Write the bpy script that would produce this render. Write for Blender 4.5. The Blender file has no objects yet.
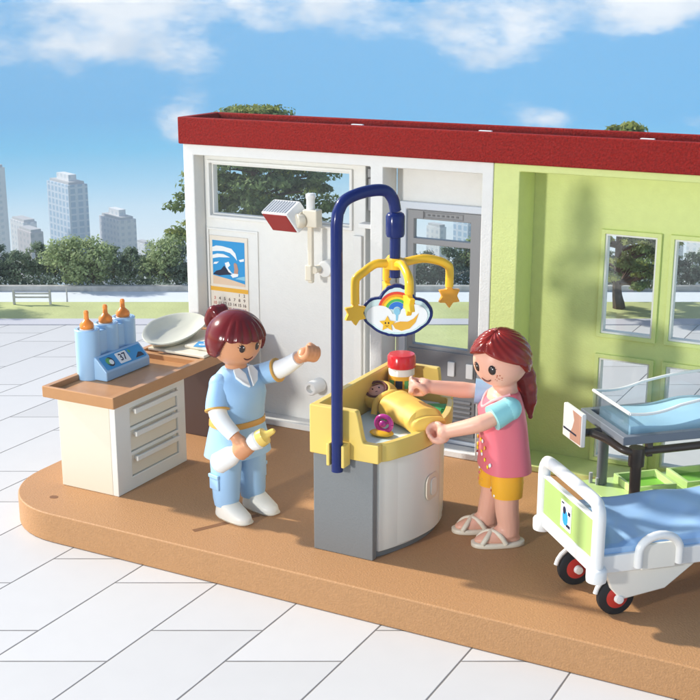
import bpy, bmesh, math, random
from mathutils import Vector, Matrix
R = math.radians
S = bpy.context.scene
COL = S.collection
random.seed(7)

# ------------------------------------------------------------------ materials
def lin(hexs):
    v = [int(hexs[i:i+2], 16)/255 for i in (0, 2, 4)]
    return tuple(c/12.92 if c <= .04045 else ((c+.055)/1.055)**2.4 for c in v) + (1,)
def mat(name, color, rough=.4, spec=.28, bump=0, bscale=30, var=0, coat=0, metal=0, sss=0, var_scale=3):
    m = bpy.data.materials.new(name); m.use_nodes = True
    nt = m.node_tree; b = nt.nodes['Principled BSDF']
    c = lin(color) if isinstance(color, str) else tuple(color)+(1,)
    b.inputs['Base Color'].default_value = c
    b.inputs['Roughness'].default_value = rough
    b.inputs['Specular IOR Level'].default_value = spec
    b.inputs['Metallic'].default_value = metal
    b.inputs['Coat Weight'].default_value = coat*.7
    b.inputs['Coat Roughness'].default_value = .12
    if sss:
        b.inputs['Subsurface Weight'].default_value = sss
        b.inputs['Subsurface Radius'].default_value = (.3, .12, .06)
        b.inputs['Subsurface Scale'].default_value = .35
    tc = nt.nodes.new('ShaderNodeTexCoord')
    if bump:
        n = nt.nodes.new('ShaderNodeTexNoise'); n.inputs['Scale'].default_value = bscale
        n.inputs['Detail'].default_value = 3
        nt.links.new(tc.outputs['Object'], n.inputs['Vector'])
        bp = nt.nodes.new('ShaderNodeBump'); bp.inputs['Strength'].default_value = bump
        bp.inputs['Distance'].default_value = .05
        nt.links.new(n.outputs['Fac'], bp.inputs['Height']); nt.links.new(bp.outputs['Normal'], b.inputs['Normal'])
    if var:
        n = nt.nodes.new('ShaderNodeTexNoise'); n.inputs['Scale'].default_value = var_scale
        n.inputs['Detail'].default_value = 5
        nt.links.new(tc.outputs['Object'], n.inputs['Vector'])
        r = nt.nodes.new('ShaderNodeMapRange')
        r.inputs['From Min'].default_value = .25; r.inputs['From Max'].default_value = .75
        r.inputs['To Min'].default_value = 1-var; r.inputs['To Max'].default_value = 1+var
        nt.links.new(n.outputs['Fac'], r.inputs['Value'])
        mx = nt.nodes.new('ShaderNodeVectorMath'); mx.operation = 'SCALE'
        mx.inputs[0].default_value = c[:3]
        nt.links.new(r.outputs['Result'], mx.inputs['Scale']); nt.links.new(mx.outputs['Vector'], b.inputs['Base Color'])
    return m
def glassmat(name, tint=(1, 1, 1), gl=.12):
    m = bpy.data.materials.new(name); m.use_nodes = True
    nt = m.node_tree; nt.nodes.clear()
    o = nt.nodes.new('ShaderNodeOutputMaterial'); t = nt.nodes.new('ShaderNodeBsdfTransparent')
    t.inputs['Color'].default_value = tint+(1,)
    g = nt.nodes.new('ShaderNodeBsdfGlossy'); g.inputs['Roughness'].default_value = .04
    lw = nt.nodes.new('ShaderNodeLayerWeight'); lw.inputs['Blend'].default_value = .3
    mr = nt.nodes.new('ShaderNodeMapRange'); mr.inputs['To Min'].default_value = gl*.4; mr.inputs['To Max'].default_value = gl*4
    mix = nt.nodes.new('ShaderNodeMixShader')
    nt.links.new(lw.outputs['Fresnel'], mr.inputs['Value']); nt.links.new(mr.outputs['Result'], mix.inputs['Fac'])
    nt.links.new(t.outputs[0], mix.inputs[1]); nt.links.new(g.outputs[0], mix.inputs[2])
    nt.links.new(mix.outputs[0], o.inputs['Surface'])
    return m

M = {}
def mm(k, *a, **kw): M[k] = mat(k, *a, **kw); return M[k]
mm('deck_plastic', (.43, .225, .095), rough=.55, bump=.35, bscale=16, var=.07, var_scale=9)
mm('deck_recess_shade', (.2, .09, .035), rough=.7)
mm('white_wall', (.79, .785, .74), rough=.5, bump=.25, bscale=14, var=.02)
mm('green_wall', (.68, .75, .27), rough=.5, bump=.3, bscale=14, var=.03)
mm('red_roof', (.27, .010, .006), rough=.6, spec=.08, bump=.9, bscale=17, var=.35, var_scale=11)
mm('grey_frame', (.30, .30, .30), rough=.35, bump=.1)
mm('slot_grey', (.16, .16, .16), rough=.5)
mm('blue_white_frame', (.66, .71, .76), rough=.3)
mm('grey_panel', (.23, .225, .225), rough=.45, bump=.15, bscale=10)
mm('cream', (.78, .71, .56), rough=.33, coat=.2)
mm('cream_white', (.80, .78, .70), rough=.3, coat=.2)
mm('scale_cream', (.66, .65, .53), rough=.35)
mm('worktop', (.50, .25, .10), rough=.38, bump=.12, bscale=14, coat=.15, var=.04)
mm('support_shaded_brown', (.17, .11, .09), rough=.5)  # dark tone is the shade under the worktop, put into the colour
mm('light_blue', (.33, .54, .76), rough=.3, coat=.2)
mm('uniform_blue', (.33, .54, .78), rough=.36, coat=.15)
mm('orange_teat', (.85, .25, .03), rough=.3, coat=.3)
mm('decal_blue', (.03, .30, .62), rough=.3)
mm('decal_green', (.12, .42, .12), rough=.4)
mm('decal_dark', (.015, .02, .05), rough=.35)
mm('decal_white', (.85, .86, .84), rough=.35)
mm('decal_sky', (.25, .55, .70), rough=.4)
mm('grey_side', (.19, .20, .20), rough=.42, bump=.12, bscale=14)
mm('yellow_top', (.76, .55, .13), rough=.3, coat=.25)
mm('yellow_cloth', (.82, .53, .10), rough=.5)
mm('mobile_yellow', (.88, .50, .02), rough=.28, coat=.3)
mm('star_orange', (.85, .36, .02), rough=.3, coat=.3)
mm('navy', (.004, .014, .11), rough=.25, coat=.35, spec=.15)
mm('skin_nurse', (.64, .30, .15), rough=.36, sss=.15)
mm('skin_pale', (.78, .42, .30), rough=.36, sss=.15)
mm('hair_maroon', (.13, .005, .005), rough=.2, coat=.5, spec=.15)
mm('hair_auburn', (.23, .012, .006), rough=.2, coat=.55, spec=.15)
mm('white_plastic', (.80, .80, .77), rough=.3, coat=.2)
mm('shoe_white', (.80, .78, .70), rough=.35)
mm('gold', (.62, .34, .07), rough=.35)
mm('print_grey', (.45, .48, .52), rough=.4)
mm('pink', (.72, .15, .19), rough=.36, coat=.15)
mm('pink_light', (.84, .42, .42), rough=.36)
mm('turquoise', (.30, .66, .66), rough=.34, coat=.15)
mm('legging_yellow', (.85, .42, .02), rough=.35)
mm('black_eye', (.02, .008, .006), rough=.12, coat=.6)
mm('mouth_brown', (.12, .03, .02), rough=.4)
mm('freckle', (.55, .16, .08), rough=.4)
mm('sandal', (.76, .68, .54), rough=.4)
mm('red_lid', (.62, .015, .02), rough=.2, coat=.5)
mm('dark_red', (.30, .02, .015), rough=.3, coat=.3)
mm('magenta', (.55, .04, .30), rough=.22, coat=.4)
mm('leaf_green', (.05, .35, .12), rough=.4)
mm('pale_print', (.62, .78, .76), rough=.45)
mm('bed_blue', (.32, .52, .78), rough=.25, coat=.35)
mm('crib_blue', (.40, .66, .80), rough=.3, coat=.2)
mm('bed_green', (.34, .47, .15), rough=.4)
mm('cart_green', (.50, .68, .26), rough=.33, coat=.2)
mm('bin_green', (.20, .50, .06), rough=.35)
mm('cart_grey', (.15, .17, .20), rough=.35, coat=.2)
mm('leg_brown', (.06, .045, .035), rough=.35, coat=.2)
mm('tyre', (.012, .012, .014), rough=.5)
mm('hub_red', (.50, .03, .02), rough=.3, coat=.3)
mm('tan_card', (.50, .28, .20), rough=.4)
mm('cal_paper', (.80, .72, .60), rough=.5)
mm('cal_orange', (.80, .42, .04), rough=.4)
mm('num_red', (.55, .10, .06), rough=.5)
mm('num_dark', (.10, .05, .04), rough=.5)
mm('sand', (.75, .55, .38), rough=.5)
mm('rb_red', (.75, .06, .03)); mm('rb_orange', (.9, .32, .02)); mm('rb_yellow', (.9, .68, .03)); mm('rb_green', (.08, .45, .10)); mm('rb_blue', (.03, .18, .60))
M['glass'] = glassmat('window_glass', (.97, .985, .98), .05)
M['tub'] = glassmat('clear_tub', (.94, .95, .965), .13)

# ------------------------------------------------------------------ mesh builder
class MB:
    def __init__(s): s.v = []; s.f = []
    def add(s, vs, fs):
        o = len(s.v); s.v += [tuple(v) for v in vs]; s.f += [tuple(i+o for i in f) for f in fs]; return s
    def box(s, x0, x1, y0, y1, z0, z1):
        v = [(x, y, z) for x in (x0, x1) for y in (y0, y1) for z in (z0, z1)]
        return s.add(v, [(0, 1, 3, 2), (4, 6, 7, 5), (0, 4, 5, 1), (2, 3, 7, 6), (0, 2, 6, 4), (1, 5, 7, 3)])
    def obox(s, c, ax, ay, az):     # oriented box: centre and three half-vectors
        c, ax, ay, az = map(Vector, (c, ax, ay, az))
        v = [c+i*ax+j*ay+k*az for i in (-1, 1) for j in (-1, 1) for k in (-1, 1)]
        return s.add(v, [(0, 1, 3, 2), (4, 6, 7, 5), (0, 4, 5, 1), (2, 3, 7, 6), (0, 2, 6, 4), (1, 5, 7, 3)])
    def rings(s, rings, cap=True):
        n = len(rings[0]); vs = [p for r in rings for p in r]; fs = []
        for i in range(len(rings)-1):
            for j in range(n):
                a = i*n+j; b = i*n+(j+1) % n
                fs.append((a, b, b+n, a+n))
        if cap:
            fs.append(tuple(range(n))[::-1]); fs.append(tuple((len(rings)-1)*n+j for j in range(n)))
        return s.add(vs, fs)
    def tube(s, pts, rad, n=14, flat=1.0, up=(0, 0, 1), cap=True, round_ends=False):
        pts = [Vector(p) for p in pts]
        if not isinstance(rad, (list, tuple)): rad = [rad]*len(pts)
        rad = list(rad)
        if round_ends:
            d0 = (pts[0]-pts[1]).normalized(); d1 = (pts[-1]-pts[-2]).normalized()
            a, b, ra, rb = pts[0], pts[-1], rad[0], rad[-1]
            pre = [(a+d0*ra*math.sin(t), ra*math.cos(t)) for t in (R(84), R(60), R(35), R(15))]
            post = [(b+d1*rb*math.sin(t), rb*math.cos(t)) for t in (R(15), R(35), R(60), R(84))]
            pts = [p for p, _ in pre]+pts+[p for p, _ in post]; rad = [q for _, q in pre]+rad+[q for _, q in post]
        rs = []; prev = None
        for i, p in enumerate(pts):
            t = (pts[min(i+1, len(pts)-1)]-pts[max(i-1, 0)]).normalized()
            if prev is None:
                u = Vector(up); u = u-t*u.dot(t)
                if u.length < 1e-3: u = Vector((1, 0, 0)); u = u-t*u.dot(t)
            else: u = prev-t*prev.dot(t)
            u.normalize(); prev = u; w = t.cross(u)
            rs.append([p+rad[i]*(math.cos(2*math.pi*k/n)*u*flat+math.sin(2*math.pi*k/n)*w) for k in range(n)])
        return s.rings(rs, cap)
    def lathe(s, prof, c=(0, 0, 0), n=32, ax=None):
        q = Matrix.Identity(3) if ax is None else Vector((0, 0, 1)).rotation_difference(Vector(ax)).to_matrix()
        c = Vector(c); rs = []
        for r, z in prof:
            rs.append([c+q @ Vector((max(r, 1e-4)*math.cos(2*math.pi*k/n), max(r, 1e-4)*math.sin(2*math.pi*k/n), z)) for k in range(n)])
        return s.rings(rs, True)
    def loft(s, secs, n=32):        # sections (cx, cy, z, rx, ry, exponent)
        rs = []
        for sec in secs:
            cx, cy, z, rx, ry = sec[:5]; e = sec[5] if len(sec) > 5 else 2
            ring = []
            for k in range(n):
                t = 2*math.pi*k/n; c, q = math.cos(t), math.sin(t)
                ring.append((cx+rx*math.copysign(abs(c)**(2/e), c), cy+ry*math.copysign(abs(q)**(2/e), q), z))
            rs.append(ring)
        return s.rings(rs, True)
    def prism(s, outl, z0, z1):
        n = len(outl)
        return s.rings([[(x, y, z0) for x, y in outl], [(x, y, z1) for x, y in outl]], True)
    def plate(s, outl, o, u, v, t0, t1):    # outline in a plane spanned by u, v from o; thickness along u x v
        o, u, v = Vector(o), Vector(u).normalized(), Vector(v).normalized(); w = u.cross(v)
        return s.rings([[o+u*x+v*y+w*t0 for x, y in outl], [o+u*x+v*y+w*t1 for x, y in outl]], True)
    def sphere(s, c, rx, ry=None, rz=None, n=24, m=14, mtx=None, fn=None):
        ry = ry or rx; rz = rz or rx; c = Vector(c); rs = []
        for i in range(m+1):
            el = -math.pi/2+math.pi*i/m; el = max(-1.565, min(1.565, el))
            ring = []
            for k in range(n):
                ph = 2*math.pi*k/n; d = Vector((math.cos(el)*math.cos(ph), math.cos(el)*math.sin(ph), math.sin(el)))
                q = fn(math.atan2(d.y, d.x), el) if fn else 1
                p = Vector((d.x*rx, d.y*ry, d.z*rz))*q
                if mtx: p = mtx @ p
                ring.append(c+p)
            rs.append(ring)
        return s.rings(rs, True)
    def slab(s, xs, zs, filled, y0, y1):    # wall pierced by openings: only boundary faces
        idx = {}; V = []; F = []
        def vid(i, j, y):
            k = (i, j, y)
            if k not in idx: idx[k] = len(V); V.append((xs[i], y1 if y else y0, zs[j]))
            return idx[k]
        nx, nz = len(xs)-1, len(zs)-1
        f = lambda i, j: 0 <= i < nx and 0 <= j < nz and filled(i, j)
        for i in range(nx):
            for j in range(nz):
                if not f(i, j): continue
                F.append((vid(i, j, 0), vid(i+1, j, 0), vid(i+1, j+1, 0), vid(i, j+1, 0)))
                F.append((vid(i, j, 1), vid(i, j+1, 1), vid(i+1, j+1, 1), vid(i+1, j, 1)))
                if not f(i-1, j): F.append((vid(i, j, 0), vid(i, j+1, 0), vid(i, j+1, 1), vid(i, j, 1)))
                if not f(i+1, j): F.append((vid(i+1, j, 0), vid(i+1, j, 1), vid(i+1, j+1, 1), vid(i+1, j+1, 0)))
                if not f(i, j-1): F.append((vid(i, j, 0), vid(i, j, 1), vid(i+1, j, 1), vid(i+1, j, 0)))
                if not f(i, j+1): F.append((vid(i, j+1, 0), vid(i+1, j+1, 0), vid(i+1, j+1, 1), vid(i, j+1, 1)))
        return s.add(V, F)
    def ring(s, x0, x1, z0, z1, w, y0, y1):
        xs = [x0, x0+w, x1-w, x1]; zs = [z0, z0+w, z1-w, z1]
        return s.slab(xs, zs, lambda i, j: not (i == 1 and j == 1), y0, y1)
    def build(s, name, m, parent=None, bevel=0, seg=2, smooth=True, sharp=38, loc=None, sub=0):
        me = bpy.data.meshes.new(name); me.from_pydata(s.v, [], s.f); me.update()
        bm = bmesh.new(); bm.from_mesh(me); bmesh.ops.recalc_face_normals(bm, faces=bm.faces); bm.to_mesh(me); bm.free()
        me.materials.append(M[m] if isinstance(m, str) else m)
        o = bpy.data.objects.new(name, me); COL.objects.link(o)
        if parent is not None: o.parent = parent
        if loc is not None: o.location = loc
        if smooth: me.shade_smooth()
        if bevel:
            b = o.modifiers.new('bevel', 'BEVEL'); b.width = bevel; b.segments = seg; b.limit_method = 'ANGLE'
            b.angle_limit = R(40); b.harden_normals = True
        elif smooth: me.set_sharp_from_angle(angle=R(sharp))
        if sub:
            q = o.modifiers.new('subd', 'SUBSURF'); q.levels = sub; q.render_levels = sub
        return o

def tag(o, label, cat, group=None, kind=None):
    if label: o['label'] = label
    if cat: o['category'] = cat
    if group: o['group'] = group
    if kind: o['kind'] = kind
    return o
def empty(name, loc=(0, 0, 0), rz=0):
    o = bpy.data.objects.new(name, None); COL.objects.link(o); o.location = loc; o.rotation_euler = (0, 0, rz)
    o.empty_display_size = .3
    return o
def smoothpath(pts, n=8):
    P = [Vector(p) for p in pts]; P = [2*P[0]-P[1]]+P+[2*P[-1]-P[-2]]; out = []
    for i in range(1, len(P)-2):
        a, b, c, d = P[i-1:i+3]
        for k in range(n):
            t = k/n
            out.append(.5*((2*b)+(c-a)*t+(2*a-5*b+4*c-d)*t*t+(3*b-a-3*c+d)*t**3))
    out.append(P[-2]); return out
def lerp_r(rs, n): # radii resampled to a smoothed path
    out = []
    for i in range(len(rs)-1):
        for k in range(n): out.append(rs[i]+(rs[i+1]-rs[i])*k/n)
    return out+[rs[-1]]
def circ(cx, cy, r, n=24, ry=None): return [(cx+r*math.cos(2*math.pi*k/n), cy+(ry or r)*math.sin(2*math.pi*k/n)) for k in range(n)]
def text_mesh(strings, m, name, parent, o, u, v, thick=.006):
    """strings: (text, x, y, size) in the plane o,u,v -> one mesh"""
    u, v = Vector(u).normalized(), Vector(v).normalized(); w = u.cross(v); mb = MB()
    for t, x, y, sz in strings:
        c = bpy.data.curves.new('lettering', 'FONT'); c.body = t; c.size = sz; c.align_x = 'CENTER'; c.align_y = 'CENTER'
        c.extrude = thick/2; c.offset = sz*.012
        ob = bpy.data.objects.new('lettering', c); COL.objects.link(ob)
        dg = bpy.context.evaluated_depsgraph_get(); me = bpy.data.meshes.new_from_object(ob.evaluated_get(dg))
        mb.add([Vector(o)+u*(x+p.co.x)+v*(y+p.co.y)+w*p.co.z for p in me.vertices], [tuple(f.vertices) for f in me.polygons])
        bpy.data.objects.remove(ob); bpy.data.curves.remove(c); bpy.data.meshes.remove(me)
    return mb.build(name, m, parent, smooth=False)

# ================================================================== SETTING
A28 = R(28)
def B(lat, dep, z=0):      # point by distance to the right of and ahead of the viewpoint, on the ground
    return Vector((lat*math.cos(A28)-dep*math.sin(A28), lat*math.sin(A28)+dep*math.cos(A28), z))
def strip(name, d0, d1, z, m, w0=None, zfar=None, nx=1, ny=1, fn=None):
    mb = MB(); vs = []; fs = []
    W = w0 or 130
    for j in range(ny+1):
        for i in range(nx+1):
            d = d0+(d1-d0)*j/ny; l = -W+2*W*i/nx
            vs.append(B(l, d, (fn(l, d) if fn else z)))
    for j in range(ny):
        for i in range(nx):
            a = j*(nx+1)+i; fs.append((a, a+1, a+nx+2, a+nx+1))
    mb.add(vs, fs)
    o = mb.build(name, m, None); o['kind'] = 'structure'; return o

# paving: large pale slabs, joints along the deck's depth and staggered cross joints
def paving_mat():
    m = bpy.data.materials.new('pale_paving'); m.use_nodes = True; nt = m.node_tree; N = nt.nodes; L = nt.links
    b = N['Principled BSDF']; b.inputs['Roughness'].default_value = .55
    g = N.new('ShaderNodeNewGeometry'); sx = N.new('ShaderNodeSeparateXYZ'); L.new(g.outputs['Position'], sx.inputs[0])
    def math_(op, a, b_=None, c=None):
        n = N.new('ShaderNodeMath'); n.operation = op
        for i, q in enumerate((a, b_, c)):
            if q is None: continue
            if isinstance(q, (int, float)): n.inputs[i].default_value = q
            else: L.new(q, n.inputs[i])
        return n.outputs[0]
    X, Y = sx.outputs[0], sx.outputs[1]
    a = math_('DIVIDE', math_('ADD', X, 24.5), 3.02)
    ia = math_('FLOOR', a); fa = math_('SUBTRACT', a, ia)
    odd = math_('PINGPONG', ia, 1)
    s = math_('ADD', math_('MULTIPLY', X, -math.sin(A28)), math_('MULTIPLY', Y, math.cos(A28)))
    s2 = math_('DIVIDE', math_('SUBTRACT', math_('SUBTRACT', s, 37.9-.3), math_('MULTIPLY', odd, 1.85)), 5.1)
    is_ = math_('FLOOR', s2); fs = math_('SUBTRACT', s2, is_)
    da = math_('MULTIPLY', math_('MINIMUM', fa, math_('SUBTRACT', 1, fa)), 3.02)
    ds = math_('MULTIPLY', math_('MINIMUM', fs, math_('SUBTRACT', 1, fs)), 5.1)
    d = math_('MINIMUM', da, ds)
    n = N.new('ShaderNodeTexNoise'); n.inputs['Scale'].default_value = 1.4; n.inputs['Detail'].default_value = 4
    L.new(g.outputs['Position'], n.inputs['Vector'])
    wid = math_('ADD', math_('MULTIPLY', n.outputs['Fac'], .04), .022)
    j = N.new('ShaderNodeMapRange'); L.new(d, j.inputs['Value']); j.inputs['From Min'].default_value = .01; L.new(wid, j.inputs['From Max'])
    wn = N.new('ShaderNodeTexWhiteNoise'); wn.noise_dimensions = '2D'; cx = N.new('ShaderNodeCombineXYZ'); L.new(ia, cx.inputs[0]); L.new(is_, cx.inputs[1]); L.new(cx.outputs[0], wn.inputs['Vector'])
    val = math_('ADD', .50, math_('ADD', math_('MULTIPLY', wn.outputs['Value'], .06), math_('MULTIPLY', n.outputs['Fac'], .03)))
    cc = N.new('ShaderNodeCombineColor'); L.new(val, cc.inputs[0]); L.new(math_('MULTIPLY', val, .995), cc.inputs[1]); L.new(math_('MULTIPLY', val, .975), cc.inputs[2])
    mx = N.new('ShaderNodeMix'); mx.data_type = 'RGBA'; L.new(j.outputs[0], mx.inputs['Factor']); mx.inputs['A'].default_value = (.13, .125, .12, 1); L.new(cc.outputs[0], mx.inputs['B'])
    L.new(mx.outputs['Result'], b.inputs['Base Color'])
    bp = N.new('ShaderNodeBump'); bp.inputs['Distance'].default_value = .03; bp.inputs['Strength'].default_value = .5; L.new(j.outputs[0], bp.inputs['Height']); L.new(bp.outputs['Normal'], b.inputs['Normal'])
    return m
M['paving'] = paving_mat()
mm('kerb_stone', (.50, .50, .53), rough=.7, bump=.1, bscale=4)
mm('lawn', (.46, .50, .22), rough=.9, bump=.5, bscale=6, var=.13, var_scale=.35)
mm('far_grass', (.13, .18, .10), rough=.95, var=.2, var_scale=.4)
mm('quay', (.42, .42, .40), rough=.8, var=.25, var_scale=1.5)
G = -1.1
mm('water', (.72, .77, .80), rough=.5, bump=.25, bscale=1.2)
strip('paving', -25, 71.9, G, 'paving')
ks = MB()
c0, c1 = B(-130, 71.9), B(130, 73.3)
ks.add([B(-130, 71.9, G-.3), B(130, 71.9, G-.3), B(130, 73.3, G-.3), B(-130, 73.3, G-.3), B(-130, 71.9, G+.05), B(130, 71.9, G+.05), B(130, 73.3, G+.05), B(-130, 73.3, G+.05)],
       [(0, 1, 2, 3), (4, 5, 6, 7), (0, 1, 5, 4), (2, 3, 7, 6), (0, 3, 7, 4), (1, 2, 6, 5)])
ko = ks.build('kerb', 'kerb_stone'); ko['kind'] = 'structure'
strip('lawn', 73.3, 77.9, G, 'lawn')
lp = MB().add([B(1, 65.2, G+.006), B(12.5, 65.2, G+.006), B(14, 71.88, G+.006), B(0, 71.88, G+.006)], [(0, 1, 2, 3)]).build('lawn', 'lawn'); lp['kind'] = 'structure'
strip('water', 77.9, 82.2, G-.25, 'water')
def farz(l, d):
    t = max(0, min(1, (d-84)/900)); return -1.0-204*t**.9
strip('far_ground', 82.2, 1075, 0, 'far_grass', w0=800, nx=2, ny=120, fn=farz)

# sky backdrop
def sky_backdrop():
    m = bpy.data.materials.new('sky_paint'); m.use_nodes = True; nt = m.node_tree; N = nt.nodes; L = nt.links; N.clear()
    out = N.new('ShaderNodeOutputMaterial'); em = N.new('ShaderNodeEmission'); em.inputs['Strength'].default_value = SKY_E
    tc = N.new('ShaderNodeTexCoord'); sx = N.new('ShaderNodeSeparateXYZ'); L.new(tc.outputs['Object'], sx.inputs[0])
    r = N.new('ShaderNodeMapRange'); r.inputs['From Min'].default_value = -75; r.inputs['From Max'].default_value = 30
    L.new(sx.outputs[2], r.inputs['Value'])
    cr = N.new('ShaderNodeValToRGB'); L.new(r.outputs[0], cr.inputs[0]); e = cr.color_ramp.elements
    stops = [(0, 'dcebf4'), (.14, 'c4e3f5'), (.24, '94d2f3'), (.36, '3fbcee'), (.47, '00a6e6'), (1, '009ee2')]
    e[0].position = 0; e[0].color = lin(stops[0][1]); e[1].position = 1; e[1].color = lin(stops[-1][1])
    for p, c in stops[1:-1]:
        q = e.new(p); q.color = lin(c)
    mp = N.new('ShaderNodeMapping'); mp.inputs['Scale'].default_value = (.012, .012, .026); mp.inputs['Location'].default_value = SKY_OFF
    L.new(tc.outputs['Object'], mp.inputs[0])
    n = N.new('ShaderNodeTexNoise'); n.inputs['Detail'].default_value = 10; n.inputs['Roughness'].default_value = .6; n.inputs['Scale'].default_value = 1.0
    L.new(mp.outputs[0], n.inputs['Vector'])
    # cloud cover grows with height: a broken bank low down, a bright bank high up
    cov = N.new('ShaderNodeMapRange'); cov.inputs['From Min'].default_value = -45; cov.inputs['From Max'].default_value = 22
    cov.inputs['To Min'].default_value = -.14; cov.inputs['To Max'].default_value = .22
    L.new(sx.outputs[2], cov.inputs['Value'])
    ad = N.new('ShaderNodeMath'); ad.operation = 'ADD'; L.new(n.outputs['Fac'], ad.inputs[0]); L.new(cov.outputs[0], ad.inputs[1])
    # two bright cumulus groups
    last = ad.outputs[0]
    for (cx, cy, cz, rad, amt) in CLOUDS:
        vm = N.new('ShaderNodeVectorMath'); vm.operation = 'SUBTRACT'; L.new(tc.outputs['Object'], vm.inputs[0]); vm.inputs[1].default_value = (cx, cy, cz)
        vs = N.new('ShaderNodeVectorMath'); vs.operation = 'MULTIPLY'; L.new(vm.outputs[0], vs.inputs[0]); vs.inputs[1].default_value = (1/rad[0], 1/rad[0], 1/rad[1])
        ln = N.new('ShaderNodeVectorMath'); ln.operation = 'LENGTH'; L.new(vs.outputs[0], ln.inputs[0])
        mr = N.new('ShaderNodeMapRange'); mr.inputs['From Min'].default_value = 0; mr.inputs['From Max'].default_value = 1; mr.inputs['To Min'].default_value = amt; mr.inputs['To Max'].default_value = 0
        L.new(ln.outputs['Value'], mr.inputs['Value'])
        a2 = N.new('ShaderNodeMath'); a2.operation = 'ADD'; L.new(last, a2.inputs[0]); L.new(mr.outputs[0], a2.inputs[1]); last = a2.outputs[0]
    st = N.new('ShaderNodeMapRange'); st.interpolation_type = 'SMOOTHSTEP'; st.inputs['From Min'].default_value = .60; st.inputs['From Max'].default_value = .78
    L.new(last, st.inputs['Value'])
    mx = N.new('ShaderNodeMix'); mx.data_type = 'RGBA'; L.new(st.outputs[0], mx.inputs['Factor']); L.new(cr.outputs[0], mx.inputs['A']); mx.inputs['B'].default_value = lin('e9f1f8')
    n2 = N.new('ShaderNodeTexNoise'); n2.inputs['Scale'].default_value = 2.6; n2.inputs['Detail'].default_value = 6; L.new(mp.outputs[0], n2.inputs['Vector'])
    c2 = N.new('ShaderNodeValToRGB'); c2.color_ramp.elements[0].position = .35; c2.color_ramp.elements[0].color = lin('cfdcea'); c2.color_ramp.elements[1].position = .6; c2.color_ramp.elements[1].color = lin('f6f9fc')
    L.new(n2.outputs['Fac'], c2.inputs[0]); L.new(c2.outputs[0], mx.inputs['B'])
    L.new(mx.outputs['Result'], em.inputs['Color']); L.new(em.outputs[0], out.inputs['Surface'])
    mb = MB(); n_ = 60; vs = []; fs = []
    for i in range(n_+1):
        a = R(118-58+116*i/n_)
        for z in (-130, 130): vs.append((500*math.cos(a), 500*math.sin(a), z))
    for i in range(n_): fs.append((2*i, 2*i+1, 2*i+3, 2*i+2))
    mb.add(vs, fs); o = mb.build('sky', m); o['kind'] = 'structure'; o.scale = (4, 4, 4); o.location = (0, 0, 17.3-17.3*4)
HAZE = .00035
SKY_E = .68
SKY_OFF = (3.1, 1.7, .4)
def skypt(px, py):  # direction by eye angle to a spot on the backdrop
    az = 118-math.degrees(math.atan((px-350)/1294)); el = math.atan((350-py)/1247)-R(15.5)
    return (500*math.cos(R(az)), 500*math.sin(R(az)), 17.3+500*math.tan(el))
CLOUDS = [skypt(172, 135)+((22, 13), .30), skypt(165, 168)+((18, 10), .25), skypt(550, 118)+((42, 11), .26), skypt(700, 120)+((22, 10), .2), skypt(425, 170)+((25, 12), .1)]
sky_backdrop()

# ------------------------------------------------------------------ far city
def facade_mat(name, wall, glass, sx, sz, fx=.55, fz=.55):
    m = bpy.data.materials.new(name); m.use_nodes = True; nt = m.node_tree; N = nt.nodes; L = nt.links; b = N['Principled BSDF']; b.inputs['Roughness'].default_value = .6
    tc = N.new('ShaderNodeTexCoord'); s = N.new('ShaderNodeSeparateXYZ'); L.new(tc.outputs['Object'], s.inputs[0])
    def fr(src, sc, th):
        a = N.new('ShaderNodeMath'); a.operation = 'MULTIPLY'; L.new(src, a.inputs[0]); a.inputs[1].default_value = sc
        f = N.new('ShaderNodeMath'); f.operation = 'FRACT'; L.new(a.outputs[0], f.inputs[0])
        g = N.new('ShaderNodeMath'); g.operation = 'LESS_THAN'; L.new(f.outputs[0], g.inputs[0]); g.inputs[1].default_value = th
        return g.outputs[0]
    ad = N.new('ShaderNodeMath'); ad.operation = 'ADD'; L.new(s.outputs[0], ad.inputs[0]); L.new(s.outputs[1], ad.inputs[1])
    a = fr(ad.outputs[0], sx, fx); c = fr(s.outputs[2], sz, fz)
    mu = N.new('ShaderNodeMath'); mu.operation = 'MULTIPLY'; L.new(a, mu.inputs[0]); L.new(c, mu.inputs[1])
    mx = N.new('ShaderNodeMix'); mx.data_type = 'RGBA'; L.new(mu.outputs[0], mx.inputs['Factor']); mx.inputs['A'].default_value = wall+(1,); mx.inputs['B'].default_value = glass+(1,)
    L.new(mx.outputs['Result'], b.inputs['Base Color']); return m
M['tower_blue'] = facade_mat('tower_blue', (.64, .72, .82), (.34, .50, .66), .155, .19, .62, .72)  # pale facades: part of the distance haze is put into these colours
M['tower_pale'] = facade_mat('tower_pale', (.72, .71, .72), (.52, .55, .60), .175, .2, .45, .5)
M['tower_brown'] = facade_mat('tower_brown', (.56, .52, .54), (.42, .42, .45), .15, .2, .5, .5)
M['tower_white'] = facade_mat('tower_white', (.78, .79, .8), (.6, .66, .7), .15, .2, .4, .5)
mm('roof_grey', (.5, .5, .5), rough=.8)
CD = 1000
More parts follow.
